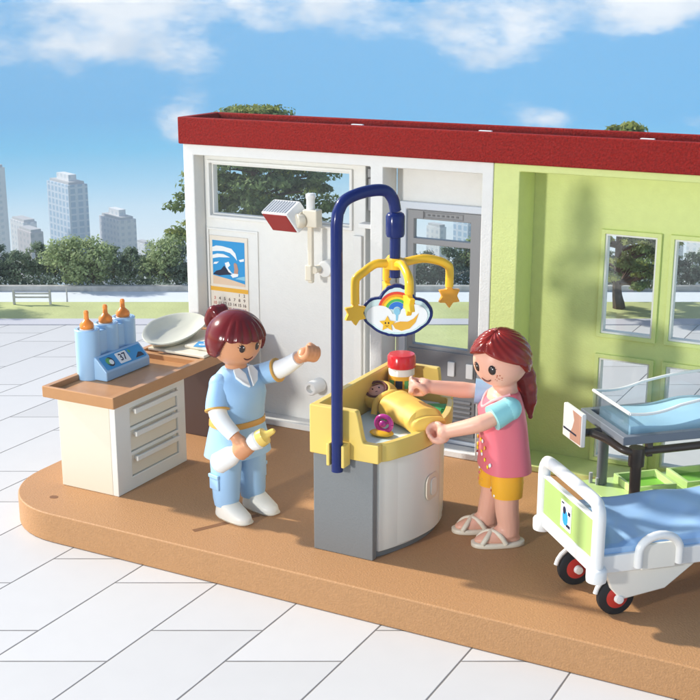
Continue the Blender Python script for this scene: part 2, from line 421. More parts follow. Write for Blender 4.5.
def tower(x0, x1, ytop, m, label, dep=CD, cap=None, deep=None, yaw=-52):
    sl = dep*.9636+45; l0, l1 = (x0-350)*sl/1247, (x1-350)*sl/1247
    el = math.atan((350-ytop)/1247)-R(15.5); ztop = 17.3+dep*math.tan(el)
    w = (l1-l0); deep = w*.45; c = B((l0+l1)/2, dep); zb = -206
    t = empty('tower_block', (c.x, c.y, zb), A28+R(yaw)); tag(t, label, 'tower block', 'tower blocks of the far skyline')
    H_ = ztop-zb; ww = w*1.05
    MB().box(-ww/2, ww/2, -deep/2, deep/2, 0, H_).build('wall', m, t, bevel=.05, seg=1)
    MB().box(-ww*.44, ww*.44, -deep*.4, deep*.4, H_+.01, H_+2).build('roof', 'roof_grey', t)
    if cap: MB().box(-ww*cap/2, ww*cap/2, -deep*.2, deep*.2, H_+2.01, H_+7).build('rooftop_plant', 'tower_white', t)
    return t
tower(-22, 11, 166, 'tower_white', 'tall whitish tower cut off by the left edge of the view')
tower(7, 38, 220, 'tower_pale', 'pale wide block beside the whitish tower at the left edge', dep=1050)
tower(15, 45, 230, 'tower_brown', 'lower brownish block in front of the pale wide one', dep=960)
tower(46, 92, 182, 'tower_blue', 'tallest tower block, blue glass stripes on a white grid', cap=.55)
tower(97, 138, 217, 'tower_pale', 'beige tower block right of the blue striped tower', cap=.5)
tower(134, 151, 243, 'tower_white', 'low stepped block touching the beige tower', dep=1030)
tower(165, 186, 232, 'tower_white', 'pale block next to the left edge of the toy wall')
tower(427, 446, 226, 'tower_pale', 'pale tower seen in the upper door pane, on the left')
tower(454, 474, 221, 'tower_blue', 'bluish tower seen in the upper door pane, on the right')
tower(664, 684, 240, 'tower_pale', 'pale block seen above the trees in the second green window')
tower(690, 712, 236, 'tower_white', 'whitish block at the right edge behind the second green window')

# ------------------------------------------------------------------ trees
def leafmat(name, base, trans=.2, v=.35):
    m = mat(name, base, rough=.7, var=v, var_scale=1.1)
    nt = m.node_tree; b = nt.nodes['Principled BSDF']; src = b.inputs['Base Color'].links[0].from_socket
    tr_ = nt.nodes.new('ShaderNodeBsdfTranslucent'); nt.links.new(src, tr_.inputs['Color'])
    mx = nt.nodes.new('ShaderNodeMixShader'); mx.inputs['Fac'].default_value = .42
    nt.links.new(b.outputs[0], mx.inputs[1]); nt.links.new(tr_.outputs[0], mx.inputs[2])
    nt.links.new(mx.outputs[0], nt.nodes['Material Output'].inputs['Surface'])
    return m
M['leaf_far'] = leafmat('leaf_far', (.20, .27, .17)); M['leaf_far_pale'] = leafmat('leaf_far_pale', (.32, .40, .19)); M['leaf_far_dark'] = leafmat('leaf_far_dark', (.15, .21, .16))  # far greens paled, distance haze painted into the leaf colour
M['leaf_near'] = leafmat('leaf_near', (.19, .26, .10)); M['leaf_near_sun_tint'] = leafmat('leaf_near_sun_tint', (.30, .34, .09))
mm('bark', (.10, .07, .05), rough=.9, bump=.4, bscale=5)
def leaves(mb, c, rad, n, size, rng, flat=.6):
    for _ in range(n):
        d = Vector((rng.gauss(0, 1), rng.gauss(0, 1), rng.gauss(0, 1))).normalized()*(rng.random()**.4)
        p = Vector(c)+Vector((d.x*rad, d.y*rad, d.z*rad*flat))
        nrm = (d+Vector((rng.gauss(0, .5), rng.gauss(0, .5), .5+rng.gauss(0, .5)))).normalized()
        a = nrm.orthogonal().normalized(); a.rotate(Matrix.Rotation(rng.random()*6.28, 3, nrm)); b = nrm.cross(a)
        s = size*rng.uniform(.6, 1.3)
        mb.add([p-a*s, p-b*s*.5, p+a*s, p+b*s*.5], [(0, 1, 2, 3)])
def tree_meshes(seed, h, w, nclump, per, size, style='round', trunk_frac=.3, lm='leaf_far', flat=.7):
    rng = random.Random(seed); t = empty('tree')
    crown = MB(); th = h*trunk_frac; tr = MB()
    pts = [(0, 0, 0), (rng.uniform(-.02, .02)*h, rng.uniform(-.02, .02)*h, th), (rng.uniform(-.05, .05)*h, 0, h*.8)]
    tr.tube(smoothpath(pts, 5), lerp_r([h*.035, h*.022, h*.006], 5), n=8)
    for i in range(nclump):
        if style == 'round':
            u = rng.random()*6.283; q = rng.random()**.5; zz = rng.random()
            rr = w/2*math.sin(math.pi*min(.97, max(.08, zz*.8+.15)))*q
            c = (rr*math.cos(u), rr*math.sin(u), th*.75+(h-th*.75)*(zz*.88+.04)); cr = w*.17
        else:
            lev = rng.randint(0, 8); zz = (lev+rng.random()*.35)/9; u = rng.random()*6.283
            rr = w/2*(1-zz**1.6)**.7*(.35+.65*rng.random()); c = (rr*math.cos(u), rr*math.sin(u), th+(h-th)*zz+rng.uniform(-.1, .1)); cr = w*.085
            if rng.random() < .5: tr.tube([(0, 0, c[2]-h*.05), (c[0]*.5, c[1]*.5, c[2]-h*.02), c], [h*.01, h*.006, h*.002], n=5)
        if style == 'round' and rng.random() < .4: tr.tube([(0, 0, th), (c[0]*.5, c[1]*.5, (th+c[2])/2), c], [h*.016, h*.008, h*.002], n=5)
        leaves(crown, c, cr*rng.uniform(.7, 1.35), per, size, rng, flat if style == 'round' else .38)
    crown.build('crown', lm, t, smooth=False); tr.build('trunk', 'bark', t)
    return t
def copy_tree(o, loc, rz, sc):
    c = o.copy(); COL.objects.link(c); c.location = loc; c.rotation_euler = (0, 0, rz); c.scale = sc
    for ch in o.children:
        d = ch.copy(); COL.objects.link(d); d.parent = c
    return c
protos = [tree_meshes(11, 2.9, 3.0, 44, 52, .13, lm='leaf_far', trunk_frac=.12), tree_meshes(12, 3.1, 4.0, 52, 52, .13, lm='leaf_far_pale', trunk_frac=.1), tree_meshes(13, 2.7, 2.8, 44, 52, .13, lm='leaf_far_dark', trunk_frac=.12)]
rng = random.Random(5); used = [False]*3
kinds = {0: 'grey-green', 1: 'large pale green', 2: 'dark green'}
lat = -33.0; n = 0
while lat < 34:
    px = 350+lat/.0673
    k = rng.choice([0, 2, 2, 0, 1]) if not (55 < px < 105) else 1
    if 25 < px < 45: k = 0
    dep = 83.6+rng.random()*2.2
    s = rng.uniform(.72, .95) if k != 1 else rng.uniform(.95, 1.05)
    if 58 < px < 95: s = 1.02
    loc = B(lat, dep, -1.1); rz = rng.random()*6.28; sc = (s, s, s*rng.uniform(.9, 1.05))
    if not used[k]:
        t = protos[k]; used[k] = True; t.location = loc; t.rotation_euler = (0, 0, rz); t.scale = sc
    else: t = copy_tree(protos[k], loc, rz, sc)
    hint = ('left of the toy wall' if px < 185 else 'behind the toy wall' if px < 700 else 'past the right edge')
    tag(t, '%s bushy tree on the far bank, %s' % (kinds[k], hint), 'tree', 'trees along the far bank')
    n += 1; lat += rng.uniform(1.15, 1.6)
t1 = tree_meshes(31, 14.7, 13.6, 180, 130, .22, style='layer', trunk_frac=.29, lm='leaf_near'); t1.location = B(-7.1, 95, -4.3)
tag(t1, 'big layered green tree standing behind the strip window of the white wall', 'tree', 'large trees on the lawn')
t2 = tree_meshes(32, 11.9, 8.2, 130, 120, .16, style='layer', trunk_frac=.17, lm='leaf_near'); t2.location = B(16.9, 76.2, G)
tag(t2, 'big layered dark tree seen through the first green window', 'tree', 'large trees on the lawn')
t3 = tree_meshes(14, 5.0, 5.0, 60, 60, .15, lm='leaf_far', trunk_frac=.2); t3.location = B(-26.4, 76.6, G)
tag(t3, 'bushy lawn tree just outside the left edge, its shadow falling on the grass', 'tree')
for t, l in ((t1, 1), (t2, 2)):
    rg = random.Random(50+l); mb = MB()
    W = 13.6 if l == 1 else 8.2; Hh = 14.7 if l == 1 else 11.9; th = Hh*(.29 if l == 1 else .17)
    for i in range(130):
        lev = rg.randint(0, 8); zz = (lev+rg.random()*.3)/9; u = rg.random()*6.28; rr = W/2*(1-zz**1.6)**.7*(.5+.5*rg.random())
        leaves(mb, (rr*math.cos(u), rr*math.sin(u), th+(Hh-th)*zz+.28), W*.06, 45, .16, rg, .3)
    mb.build('sunny_foliage', 'leaf_near_sun_tint', t, smooth=False)  # yellower clumps above each layer, sunlight put into the leaf colour

hg = MB(); rg = random.Random(77)
for i in range(480):
    l_ = -34+68*(i+rg.random())/480; c_ = B(l_, 86.4+rg.random()*1.4, -1.95+.75*rg.random()); leaves(hg, c_, .62+.3*rg.random(), 34, .14, rg, .75)
ho_ = hg.build('undergrowth', 'leaf_far_dark', smooth=False); ho_['kind'] = 'stuff'
# railing, post and quay wall on the lawn edge
rt = empty('low_railing', B(-20.2, 77.2, G), A28); tag(rt, 'low grey two-post railing at the water edge on the left of the lawn', 'railing')
for x in (-1.15, 1.15): MB().box(x-.07, x+.07, -.07, .07, 0, .95).build('post', 'quay', rt, bevel=.02)
for z in (.42, .66): MB().box(-1.08, 1.08, -.045, .045, z, z+.1).build('rail', 'quay', rt)
tag(MB().tube([B(-18.3, 78.6, G-.25), B(-18.3, 78.6, G+.75)], [.06, .04], n=8).build('mooring_post', 'quay'), 'thin grey post standing in the pale water', 'post')
q = MB(); a, b_, c, d = B(-120, 82.0, 0), B(120, 82.0, 0), B(120, 82.4, 0), B(-120, 82.4, 0)
q.add([(p.x, p.y, z) for z in (G-.4, G+.12) for p in (a, b_, c, d)], [(0, 1, 2, 3), (4, 5, 6, 7), (0, 1, 5, 4), (2, 3, 7, 6), (0, 3, 7, 4), (1, 2, 6, 5)])
qo = q.build('quay_wall', 'quay'); tag(qo, 'low grey quay wall along the far bank of the water', 'wall')

# ================================================================== DECK
outl = []
rx = 3.2
outl += [(2, 31.05), (2, 46.2), (-31.75, 46.2)]
for k in range(13):
    a = R(180+90*k/12); outl.append((-31.75+rx+rx*math.cos(a), 31.05+rx+rx*math.sin(a)))
dk = MB().prism(outl, G+.002, 0).build('deck', 'deck_plastic', bevel=.06, seg=3); dk['kind'] = 'structure'
MB().prism(circ(-29.4, 32.32, .17, 20, .14), .002, .006).build('peg_hole', 'deck_recess_shade', dk)  # flat dark disc on the deck, the hole's inner shade painted as colour
MB().obox((-22.55, 33.3, .003), (.62, 1.1, 0), (.1, -.05, 0), (0, 0, .003)).build('slot', 'deck_recess_shade', dk)  # flat dark strip, the slot's shade put into its colour

# ================================================================== TOY BUILDING
F0 = 42.9
bld = empty('toy_clinic', (-20, 43.6, 0)); tag(bld, 'toy clinic wall of white and green plastic sections under a red roof band', 'building')
IB = (20, -43.6, 0)
def part(mb, name, m, bevel=.04, parent=None, **k):
    o = mb.build(name, m, parent or bld, bevel=bevel, **k)
    if parent is None: o.location = IB
    return o
# white section frame: jambs, lintel, base sill in front, panel behind
fr = MB().slab([-30.7, -30.18, -22.5, -21.93, -21.38, -17.3, -16.85], [0.002, .28, 11.27, 11.72],
               lambda i, j: not (j == 1 and i in (1, 2, 4)) and not (j == 0 and i == 2), F0, 43.66)
part(fr, 'wall_frame', 'white_wall', .05)
wp = MB().slab([-30.7, -29.87, -23.2, -22.52], [0.003, 8.7, 10.88, 11.70], lambda i, j: not (i == 1 and j == 1), 43.663, 44.2)
part(wp, 'white_wall', 'white_wall')
part(MB().ring(-30.0, -23.07, 8.56, 11.02, .13, 43.54, 43.662), 'window_trim', 'white_wall', .03)
w1 = part(MB().ring(-29.869, -23.201, 8.701, 10.879, .07, 43.75, 44.0), 'window', 'white_wall', .02)
MB().box(-29.8, -23.27, 43.86, 43.9, 8.77, 10.81).build('pane', 'glass', w1)
part(MB().ring(-30.12, -27.55, .9, 8.15, .1, 43.6, 43.662), 'panel_trim', 'white_wall', .025)
part(MB().box(-23.0, -22.62, 43.5, 43.662, .3, 8.4), 'pilaster_strip', 'white_wall')
# service slot
sl = MB().box(-22.5, -21.9, 44.5, 44.9, .003, 11.7)
part(sl, 'slot_back', 'slot_grey')
part(MB().box(-22.5, -21.93, 43.0, 43.5, 8.82, 9.0), 'slot_shelf', 'white_wall', .02)
part(MB().box(-22.44, -22.1, 43.7, 44.4, 9.4, 10.7).box(-22.36, -22.1, 43.5, 43.7, 10.75, 11.1), 'slot_bracket', 'grey_frame', .05)
# door bay
rv = MB().box(-21.9, -21.4, 43.662, 44.2, .003, 11.7)
part(rv, 'column', 'white_wall')
part(MB().slab([-21.4, -21.05, -17.35, -16.86], [.003, 9.75, 11.7], lambda i, j: not (i == 1 and j == 0), 44.2, 44.6), 'door_wall', 'white_wall')
dr = empty('door', (0, 0, 0)); dr.parent = bld; dr.location = IB
MB().ring(-21.2, -17.36, .01, 9.86, .3, 44.0, 44.198).build('door_frame', 'blue_white_frame', dr, bevel=.05)
MB().slab([-20.88, -20.6, -18.2, -17.68], [.32, 4.1, 8.18, 8.42, 9.18, 9.54], lambda i, j: not (i == 1 and j in (1, 3)), 44.1, 44.4).build('door_leaf', 'grey_frame', dr, bevel=.04)
MB().box(-20.6, -18.2, 44.25, 44.29, 4.1, 8.18).build('pane', 'glass', dr); MB().box(-20.6, -18.2, 44.25, 44.29, 8.42, 9.18).build('pane', 'glass', dr)
lv = MB().box(-20.75, -17.8, 44.03, 44.098, .5, 3.95)
lo = lv.build('lower_panel', 'grey_panel', dr, bevel=.03)
l2 = MB()
for k in range(7): l2.obox((-19.25, 43.99, .75+.2*k), (1.3, 0, 0), (0, .05, -.03), (0, .02, .05))
l2.build('louvre', 'grey_panel', lo, bevel=.01)
MB().ring(-20.15, -18.5, 9.25, 9.48, .025, 44.07, 44.098).build('vent_plate', 'grey_panel', dr)
MB().box(-20.2, -20.17, 44.07, 44.098, 9.22, 9.5).build('latch', 'slot_grey', dr)
vt = MB()
for k in range(7): vt.box(-20.0+.2*k, -19.9+.2*k, 44.075, 44.097, 9.33, 9.4)
vt.build('vent_slots', 'slot_grey', dr)
for x in (-18.79, -18.0): MB().box(x-.17, x+.13, 43.9, 44.02, 3.0, 3.6).build('door_tab', 'white_plastic', dr, bevel=.03)
# green section
gx = [-16.84, -15.83, -3.2, -2.2]
part(MB().slab(gx, [.002, .26, 11.44, 11.72], lambda i, j: not (i == 1 and j == 1), F0+.0, 44.598), 'green_frame', 'green_wall', .05)
cols = [-13.02+2.55*k for k in range(4)]; xs = [-16.84]
for c in cols: xs += [c, c+1.97]
xs += [-2.2]
zs = [.003, .42, 4.43, 5.36, 9.18, 11.70]
part(MB().slab(xs, zs, lambda i, j: not (i % 2 == 1 and j in (1, 3)), 44.6, 45.1), 'green_wall', 'green_wall', .03)
for c in cols:
    for z0, z1 in ((.42, 4.43), (5.36, 9.18)):
        w = part(MB().ring(c-.14, c+2.11, z0-.14, z1+.14, .16, 44.47, 44.598), 'window', 'green_wall', .025)
        MB().ring(c+.003, c+1.967, z0+.003, z1-.003, .09, 44.55, 44.9).build('sash', 'white_wall', w)
        MB().box(c+.08, c+1.89, 44.74, 44.77, z0+.08, z1-.08).build('pane', 'glass', w)
# roof
rf = MB()
xs = [-30.78, -30.45, -2.1, -1.8]
rf.slab([-30.8, -1.8], [11.722, 12.82], lambda i, j: True, 42.72, 43.0)
rf.slab([-30.8, -1.8], [11.722, 12.82], lambda i, j: True, 45.3, 45.55)
rf.box(-30.8, -30.45, 43.0, 45.3, 11.722, 12.82); rf.box(-2.1, -1.8, 43.0, 45.3, 11.722, 12.82); rf.box(-30.45, -2.1, 43.0, 45.3, 11.722, 12.3)
ro = part(rf, 'roof', 'red_roof', .045)
for x in (-22.6, -17.3, -11.3): MB().box(x-.25, x+.25, 43.05, 43.2, 12.302, 12.84).build('roof_clip', 'white_plastic', ro, bevel=.02)

# ------------------------------------------------------------------ calendar
cal = empty('wall_calendar', (-29.05, 43.6, 3.9)); tag(cal, 'wall calendar with a surfing wave picture and rows of dates, on the white wall', 'calendar')
def cp(mb, name, m, par=None, **k):
    o = mb.build(name, m, par or cal, **k)
    if par is None: o.location = (29.05, -43.6, -3.9)
    return o
yb = 43.655
cp(MB().box(-29.98, -28.08, yb-.05, yb, 4.0, 7.82), 'sheet', 'cal_paper', bevel=.01)
py = yb-.052
pic = cp(MB().box(-29.84, -28.22, py-.006, py, 5.72, 7.62), 'picture', 'decal_blue')
def flat(pts, y, name, m, par): return MB().plate(pts, (0, y, 0), (1, 0, 0), (0, 0, 1), 0, .004).build(name, m, par, smooth=False)
cx0, cz0 = -29.84, 5.72
def P2(l): return [(cx0+x*1.62, cz0+y*1.9) for x, y in l]
flat(P2([(0, 0), (1, 0), (1, .06), (.5, .14), (0, .2)]), py-.008, 'beach', 'sand', pic)
flat(P2([(0, .22), (.1, .3), (.25, .34), (.36, .44), (.46, .34), (.58, .25), (.4, .23), (.2, .2)]), py-.008, 'dark_water', 'decal_dark', pic)
flat(P2([(0, .84), (.12, .88), (.3, .88), (.45, .86), (.6, .84), (.72, .74), (.77, .58), (.68, .66), (.55, .74), (.35, .77), (.15, .76), (0, .74)]), py-.010, 'foam', 'decal_white', pic)
flat(P2([(0, .66), (.15, .7), (.35, .7), (.55, .64), (.4, .63), (.2, .62), (0, .58)]), py-.010, 'foam', 'decal_white', pic)
flat(P2([(.05, .5), (.2, .52), (.12, .46), (.02, .45)]), py-.010, 'foam', 'decal_white', pic)
flat(P2([(.38, .5), (.5, .54), (.55, .46), (.47, .40), (.58, .3), (.66, .26), (.5, .3), (.42, .4)]), py-.010, 'foam', 'decal_white', pic)
flat(P2([(.55, .24), (.7, .3), (.8, .28), (.78, .22), (.62, .18)]), py-.012, 'surfboard', 'decal_white', pic)
flat(P2([(.66, .28), (.68, .38), (.66, .5), (.7, .53), (.76, .5), (.8, .38), (.78, .28)]), py-.014, 'surfer', 'tan_card', pic)
flat(P2([(.82, .6), (.98, .64), (.98, .58), (.86, .56)]), py-.010, 'foam', 'decal_white', pic)
flat(P2([(.7, .16), (1, .14), (1, .24), (.8, .2)]), py-.009, 'shallow', 'decal_sky', pic)
cp(MB().box(-29.98, -28.08, py-.008, py, 5.42, 5.6), 'orange_bar', 'cal_orange')
red, dark = [], []
for dnum in range(1, 32):
    idx = dnum+4; c_, r_ = idx % 7, idx//7
    (red if (c_ == 0 or r_ >= 3) else dark).append((str(dnum), -29.78+.25*c_, 5.31-.215*r_, .185))
text_mesh(red, 'num_red', 'dates', cal, (0, py-.003, 0), (1, 0, 0), (0, 0, 1)).location = (29.05, -43.6, -3.9)
text_mesh(dark, 'num_dark', 'dates', cal, (0, py-.003, 0), (1, 0, 0), (0, 0, 1)).location = (29.05, -43.6, -3.9)

# ------------------------------------------------------------------ wall lamp
wl = empty('examination_lamp', (-24.5, 43.65, 7.1)); tag(wl, 'white jointed wall lamp with ribbed head and red glass facing down', 'lamp')
def wpz(mb, name, m, par=None, **k):
    o = mb.build(name, m, par or wl, **k)
    if par is None: o.location = (24.5, -43.65, -7.1)
    return o
yl = 42.75
wpz(MB().lathe([(.3, 0), (.34, .05), (.34, .5), (.3, .56)], (-24.1, 43.66, 6.98), ax=(0, -1, 0)), 'wall_socket', 'white_plastic')
wpz(MB().lathe([(.15, 0), (.15, .5)], (-24.35, 43.2, 7.0), ax=(0, -1, 0)), 'pivot', 'cream')
wpz(MB().box(-24.72, -24.42, yl-.15, yl+.15, 6.55, 7.2), 'clamp', 'cream', bevel=.05)
wpz(MB().box(-24.62, -24.4, yl-.1, yl+.1, 6.45, 9.1), 'rod', 'cream', bevel=.05)
wpz(MB().box(-24.75, -24.1, yl-.25, yl+.25, 8.75, 9.45).lathe([(.27, 0), (.3, .05), (.3, .3), (.26, .36)], (-24.74, yl-.15, 9.0), ax=(-.5, -.7, 0)), 'joint_block', 'cream', bevel=.06)
wpz(MB().lathe([(.17, 0), (.17, .45), (.2, .5), (.2, .62), (.15, .68)], (-24.5, yl, 9.4)), 'finial', 'white_plastic')
# lamp head, a tilted box: e2 (ribbed face width) and e3 (red face width)
hc = Vector((-25.5, 42.55, 9.13)); rotm = Matrix.Rotation(R(-10), 3, 'Z')
e1 = Vector((.62, -.02, 0)); e2 = Vector((.07, .42, .22)); e3 = Vector((.2, .14, -.38))
hd = wpz(MB().obox(hc, e1, e2, e3), 'lamp_head', 'white_plastic', bevel=.05)
ribs = MB()
for k in range(9): ribs.obox(hc+e1*(-.85+.2*k)-e3*1.03-e2*.03, e1*.045, e2*.8, e3*.045)
ribs.build('rib', 'print_grey', hd)
MB().obox(hc-e2*1.02, e1*.9, e2*.05, e3*.86).build('red_glass', 'dark_red', hd, bevel=.01)
MB().lathe([(.0, 0), (.2, 0), (.22, .1), (.1, .14)], hc+e1*1.0, ax=tuple(e1)).build('knob', 'cream', hd)
# knob on wall
tag(MB().lathe([(.24, 0), (.3, .02), (.3, .72), (.26, .78), (.17, .78), (.15, .55), (0, .55)], (-24.62, 43.66, 1.9), ax=(-.1, -1, .0)).build('wall_peg', 'white_plastic'), 'short white hollow peg low on the white wall beside the changing table', 'peg')

# ------------------------------------------------------------------ cabinet with counter
cab = empty('drawer_cabinet', (-28.6, 35.5, 0)); tag(cab, 'cream drawer cabinet under a brown L-shaped worktop on the deck', 'cabinet')
def cb(mb, name, m, par=None, **k):
    o = mb.build(name, m, par or cab, **k)
    if par is None: o.location = (28.6, -35.5, 0)
    return o
cb(MB().box(-29.92, -27.55, 33.42, 37.7, .003, 3.52), 'carcass', 'cream', bevel=.03)
def xplate(mb, x0, x1, y0, y1, z0, z1): return mb.box(x0, x1, y0, y1, z0, z1)
ff = MB()
zs = [.003, .5, 1.32, 1.45, 2.27, 2.4, 3.15, 3.52]; ys = [33.42, 34.28, 37.2, 37.7]
V = MB().slab(ys, zs, lambda i, j: not (i == 1 and j in (1, 3, 5)), 0, .25)
ff.add([(-27.55+.002+y, x, z) for x, y, z in V.v], V.f)
cb(ff, 'front_frame', 'cream_white', bevel=.025)
for z0, z1 in ((.52, 1.30), (1.47, 2.25), (2.42, 3.13)):
    d = cb(MB().box(-27.54, -27.36, 34.3, 37.18, z0, z1), 'drawer', 'cream', bevel=.03)
    MB().box(-27.24, -27.13, 34.42, 37.1, z1-.22, z1-.03).box(-27.37, -27.2, 34.5, 34.68, z1-.2, z1-.05).box(-27.37, -27.2, 36.85, 37.03, z1-.2, z1-.05).build('handle', 'cream_white', d, bevel=.025)
# worktop: tray with raised rim and a divider
wt = MB().box(-29.94, -27.23, 33.11, 42.59, 3.525, 3.74)
cb(wt, 'worktop', 'worktop', bevel=0)
rim = MB()
V = MB().slab([-30.2, -29.95, -27.22, -26.95], [32.95, 33.1, 38.35, 38.62, 42.6, 42.85], lambda i, j: not (i == 1 and j in (1, 3)), 3.523, 3.95)
rim.add([(x, z, y) for x, y, z in V.v], V.f)
cb(rim, 'worktop_rim', 'worktop', bevel=.035)
cb(MB().box(-29.6, -27.6, 40.35, 42.8, .003, 3.52), 'rear_support', 'support_shaded_brown', bevel=.03)

# ------------------------------------------------------------------ bottle warmer
bw = empty('bottle_warmer', (-29.5, 36.2, 3.742)); tag(bw, 'light blue bottle warmer with three tubes and a display reading 37', 'bottle warmer')
def bp_(mb, name, m, par=None, **k):
    o = mb.build(name, m, par or bw, **k)
    if par is None: o.location = (29.5, -36.2, -3.742)
    return o
ty = [35.15, 36.25, 37.3]; tx = -29.8
b0 = MB()
for y in ty: b0.lathe([(.46, 3.744), (.46, 5.56), (.47, 5.62), (.44, 5.65), (.36, 5.65), (.34, 5.6), (.34, 5.35), (.0, 5.35)], (tx, y, 0), n=36)
bp_(b0, 'tube_body', 'light_blue')
bp_(MB().box(tx-.3, tx+.3, 35.2, 37.25, 3.746, 5.5), 'tube_bridge', 'light_blue', bevel=.05)
cs = MB(); prof = [(-29.42, 3.744), (-28.82, 3.744), (-28.82, 4.1), (-29.32, 4.62), (-29.42, 4.62)]
cs.rings([[(x, y, z) for x, z in prof] for y in (34.95, 37.6)])
con = bp_(cs, 'console', 'light_blue', bevel=.05)
u_ = Vector((0, 1, 0)); v_ = Vector((-.5, 0, .52)).normalized(); o_ = Vector((-28.82, 34.95, 4.1))+Vector((.52, 0, .5)).normalized()*.004
def rr(x0, x1, y0, y1, r=.06, n=4):
    out = []
    for cx, cy, a0 in ((x1-r, y1-r, 0), (x0+r, y1-r, 90), (x0+r, y0+r, 180), (x1-r, y0+r, 270)):
        for k in range(n+1): a = R(a0+90*k/n); out.append((cx+r*math.cos(a), cy+r*math.sin(a)))
    return out
def dec(outl, name, m, par, lift, t=.006): return MB().plate(outl, o_, u_, v_, lift, lift+t).build(name, m, par, smooth=False)
dec(rr(.12, 2.53, .07, .65), 'display_panel', 'decal_blue', con, 0)
dec(rr(.98, 1.62, .13, .6, .04), 'screen', 'decal_white', con, .008)
dec(circ(.55, .36, .2, 20), 'button', 'decal_dark', con, .008); dec(circ(.47, .4, .14, 20), 'button', 'decal_green', con, .016); dec(circ(.58, .33, .11, 20), 'button', 'decal_white', con, .024)
dec([(1.9, .14), (2.42, .14), (2.36, .3), (2.2, .34), (2.05, .24)], 'dark_mark', 'decal_dark', con, .008)
dec([(1.72, .5), (1.78, .6), (1.85, .48), (1.78, .42)], 'green_mark', 'decal_green', con, .008)
text_mesh([('37', 1.3, .365, .42)], 'decal_dark', 'digits', con, o_+u_.cross(v_)*.018, u_, v_, .006)
bpos = []
for i, y in enumerate(ty):
    t = empty('baby_bottle', (tx, y, 5.36)); tag(t, 'orange teated bottle in the %s tube of the blue warmer' % ('front left', 'middle', 'rear right')[i], 'baby bottle', 'bottles in the warmer')
    MB().lathe([(.0, -.0), (.27, .002), (.27, .28), (.24, .3), (0, .3)], n=24).build('bottle_body', 'cream_white', t)
    MB().lathe([(.25, .302), (.27, .36), (.25, .48), (.15, .58), (.095, .64), (.085, .82), (.095, .9), (.07, .97), (0, .99)], n=28).build('teat', 'orange_teat', t)

# ------------------------------------------------------------------ baby scale
sc = empty('baby_scale', (-28.6, 40.5, 3.952), 0); tag(sc, 'cream baby scale with shallow tilted basin and blue display', 'baby scale')
b1 = MB().prism([(-1.15, -1.8), (1.6, -1.85), (1.5, .4), (.3, 1.6), (-1.15, 1.6)], .002, .12)
b1.build('base', 'cream', sc, bevel=.04)
MB().prism([(.2, -1.2), (1.35, -1.25), (1.2, .5), (.2, 1.2)], .122, .26).build('display_wedge', 'cream', sc, bevel=.05)
sx_ = MB().obox((.95, -.85, .275), (.33, .12, 0), (-.12, .36, 0), (0, 0, .012)).build('display', 'decal_blue', sc)
text_mesh([('0.0', 0, 0, .4)], 'decal_white', 'digits', sc, (.95, -.85, .293), (.12, 1, 0), (-1, .12, 0), .006)
bs = MB(); n_ = 40
mt = Matrix.Rotation(R(12), 3, 'Z') @ Matrix.Rotation(R(4), 3, 'Y')
def dish(rr_, z, k):
    a = 2*math.pi*k/n_; x = 1.05*rr_*math.cos(a); y = 1.95*rr_*math.sin(a)
    return Vector((-1.05, -.1, .36))+mt @ Vector((x, y, z+.14*math.sin(a)*rr_+.10*(1-abs(math.sin(a)))*rr_))
prof = [(.3, -.26), (.6, -.22), (.85, -.08), (1.0, .1), (1.05, .14), (1.04, .19), (.96, .18), (.8, .02), (.55, -.10), (.2, -.13)]
bs.rings([[dish(r_, z_, k) for k in range(n_)] for r_, z_ in prof])
bs.build('basin', 'scale_cream', sc)

# ------------------------------------------------------------------ changing table
ct = empty('changing_table', (-17.6, 35.6, 0)); tag(ct, 'changing table with grey side, curved white door and yellow tray top', 'changing table')
def cpart(mb, name, m, par=None, **k):
    o = mb.build(name, m, par or ct, **k)
    if par is None: o.location = (17.6, -35.6, 0)
    return o
def curve(x0, bulge, y0, y1, n=18): return [(x0+bulge*math.sin(math.pi*k/n)**.9 if 0 < k < n else x0, y0+(y1-y0)*k/n) for k in range(n+1)]
cv = curve(-16.62, .72, 33.25, 38.3)
cpart(MB().box(-18.85, -16.68, 32.92, 33.22, .003, 3.36), 'side_panel', 'grey_side', bevel=.03)
cpart(MB().prism([(-18.8, 33.225)]+[(x-.08, y) for x, y in cv]+[(-18.8, 38.3)], .003, .2), 'plinth', 'grey_side', bevel=.02)
cpart(MB().box(-18.85, -16.75, 38.3, 38.58, .003, 3.36), 'side_panel', 'grey_side', bevel=.03)
body = cpart(MB().prism([(-18.8, 33.225)]+cv+[(-18.8, 38.295)], .202, 3.36), 'cupboard', 'cream_white', bevel=.03)
dv = curve(-16.62, .76, 33.45, 38.1)
dd = [(x+.05, y) for x, y in dv if 33.5 < y < 36.9]; dd2 = [(x-.05, y) for x, y in reversed(dd)]
door = MB().prism(dd+dd2, .26, 3.28).build('door', 'cream_white', body, bevel=.02)
# handle recess
hx = -15.86; hy = 35.55
hr = MB(); ol = rr(-.45, .45, -.45, .45, .3, 6)
MB().plate(ol, (hx+.035, hy, 1.85), (.03, 1, 0), (0, 0, 1), 0, .05).build('handle_plate', 'sandal', door, bevel=.015)
MB().plate(rr(-.2, .2, -.3, .3, .14, 6), (hx+.075, hy, 1.85), (.03, 1, 0), (0, 0, 1), 0, .06).build('handle', 'cream_white', door, bevel=.02)
MB().obox((hx-.06, 36.2, 1.78), (.09, 0, 0), (0, .03, 0), (0, 0, 1.5)).build('door_seam', 'sandal', body)
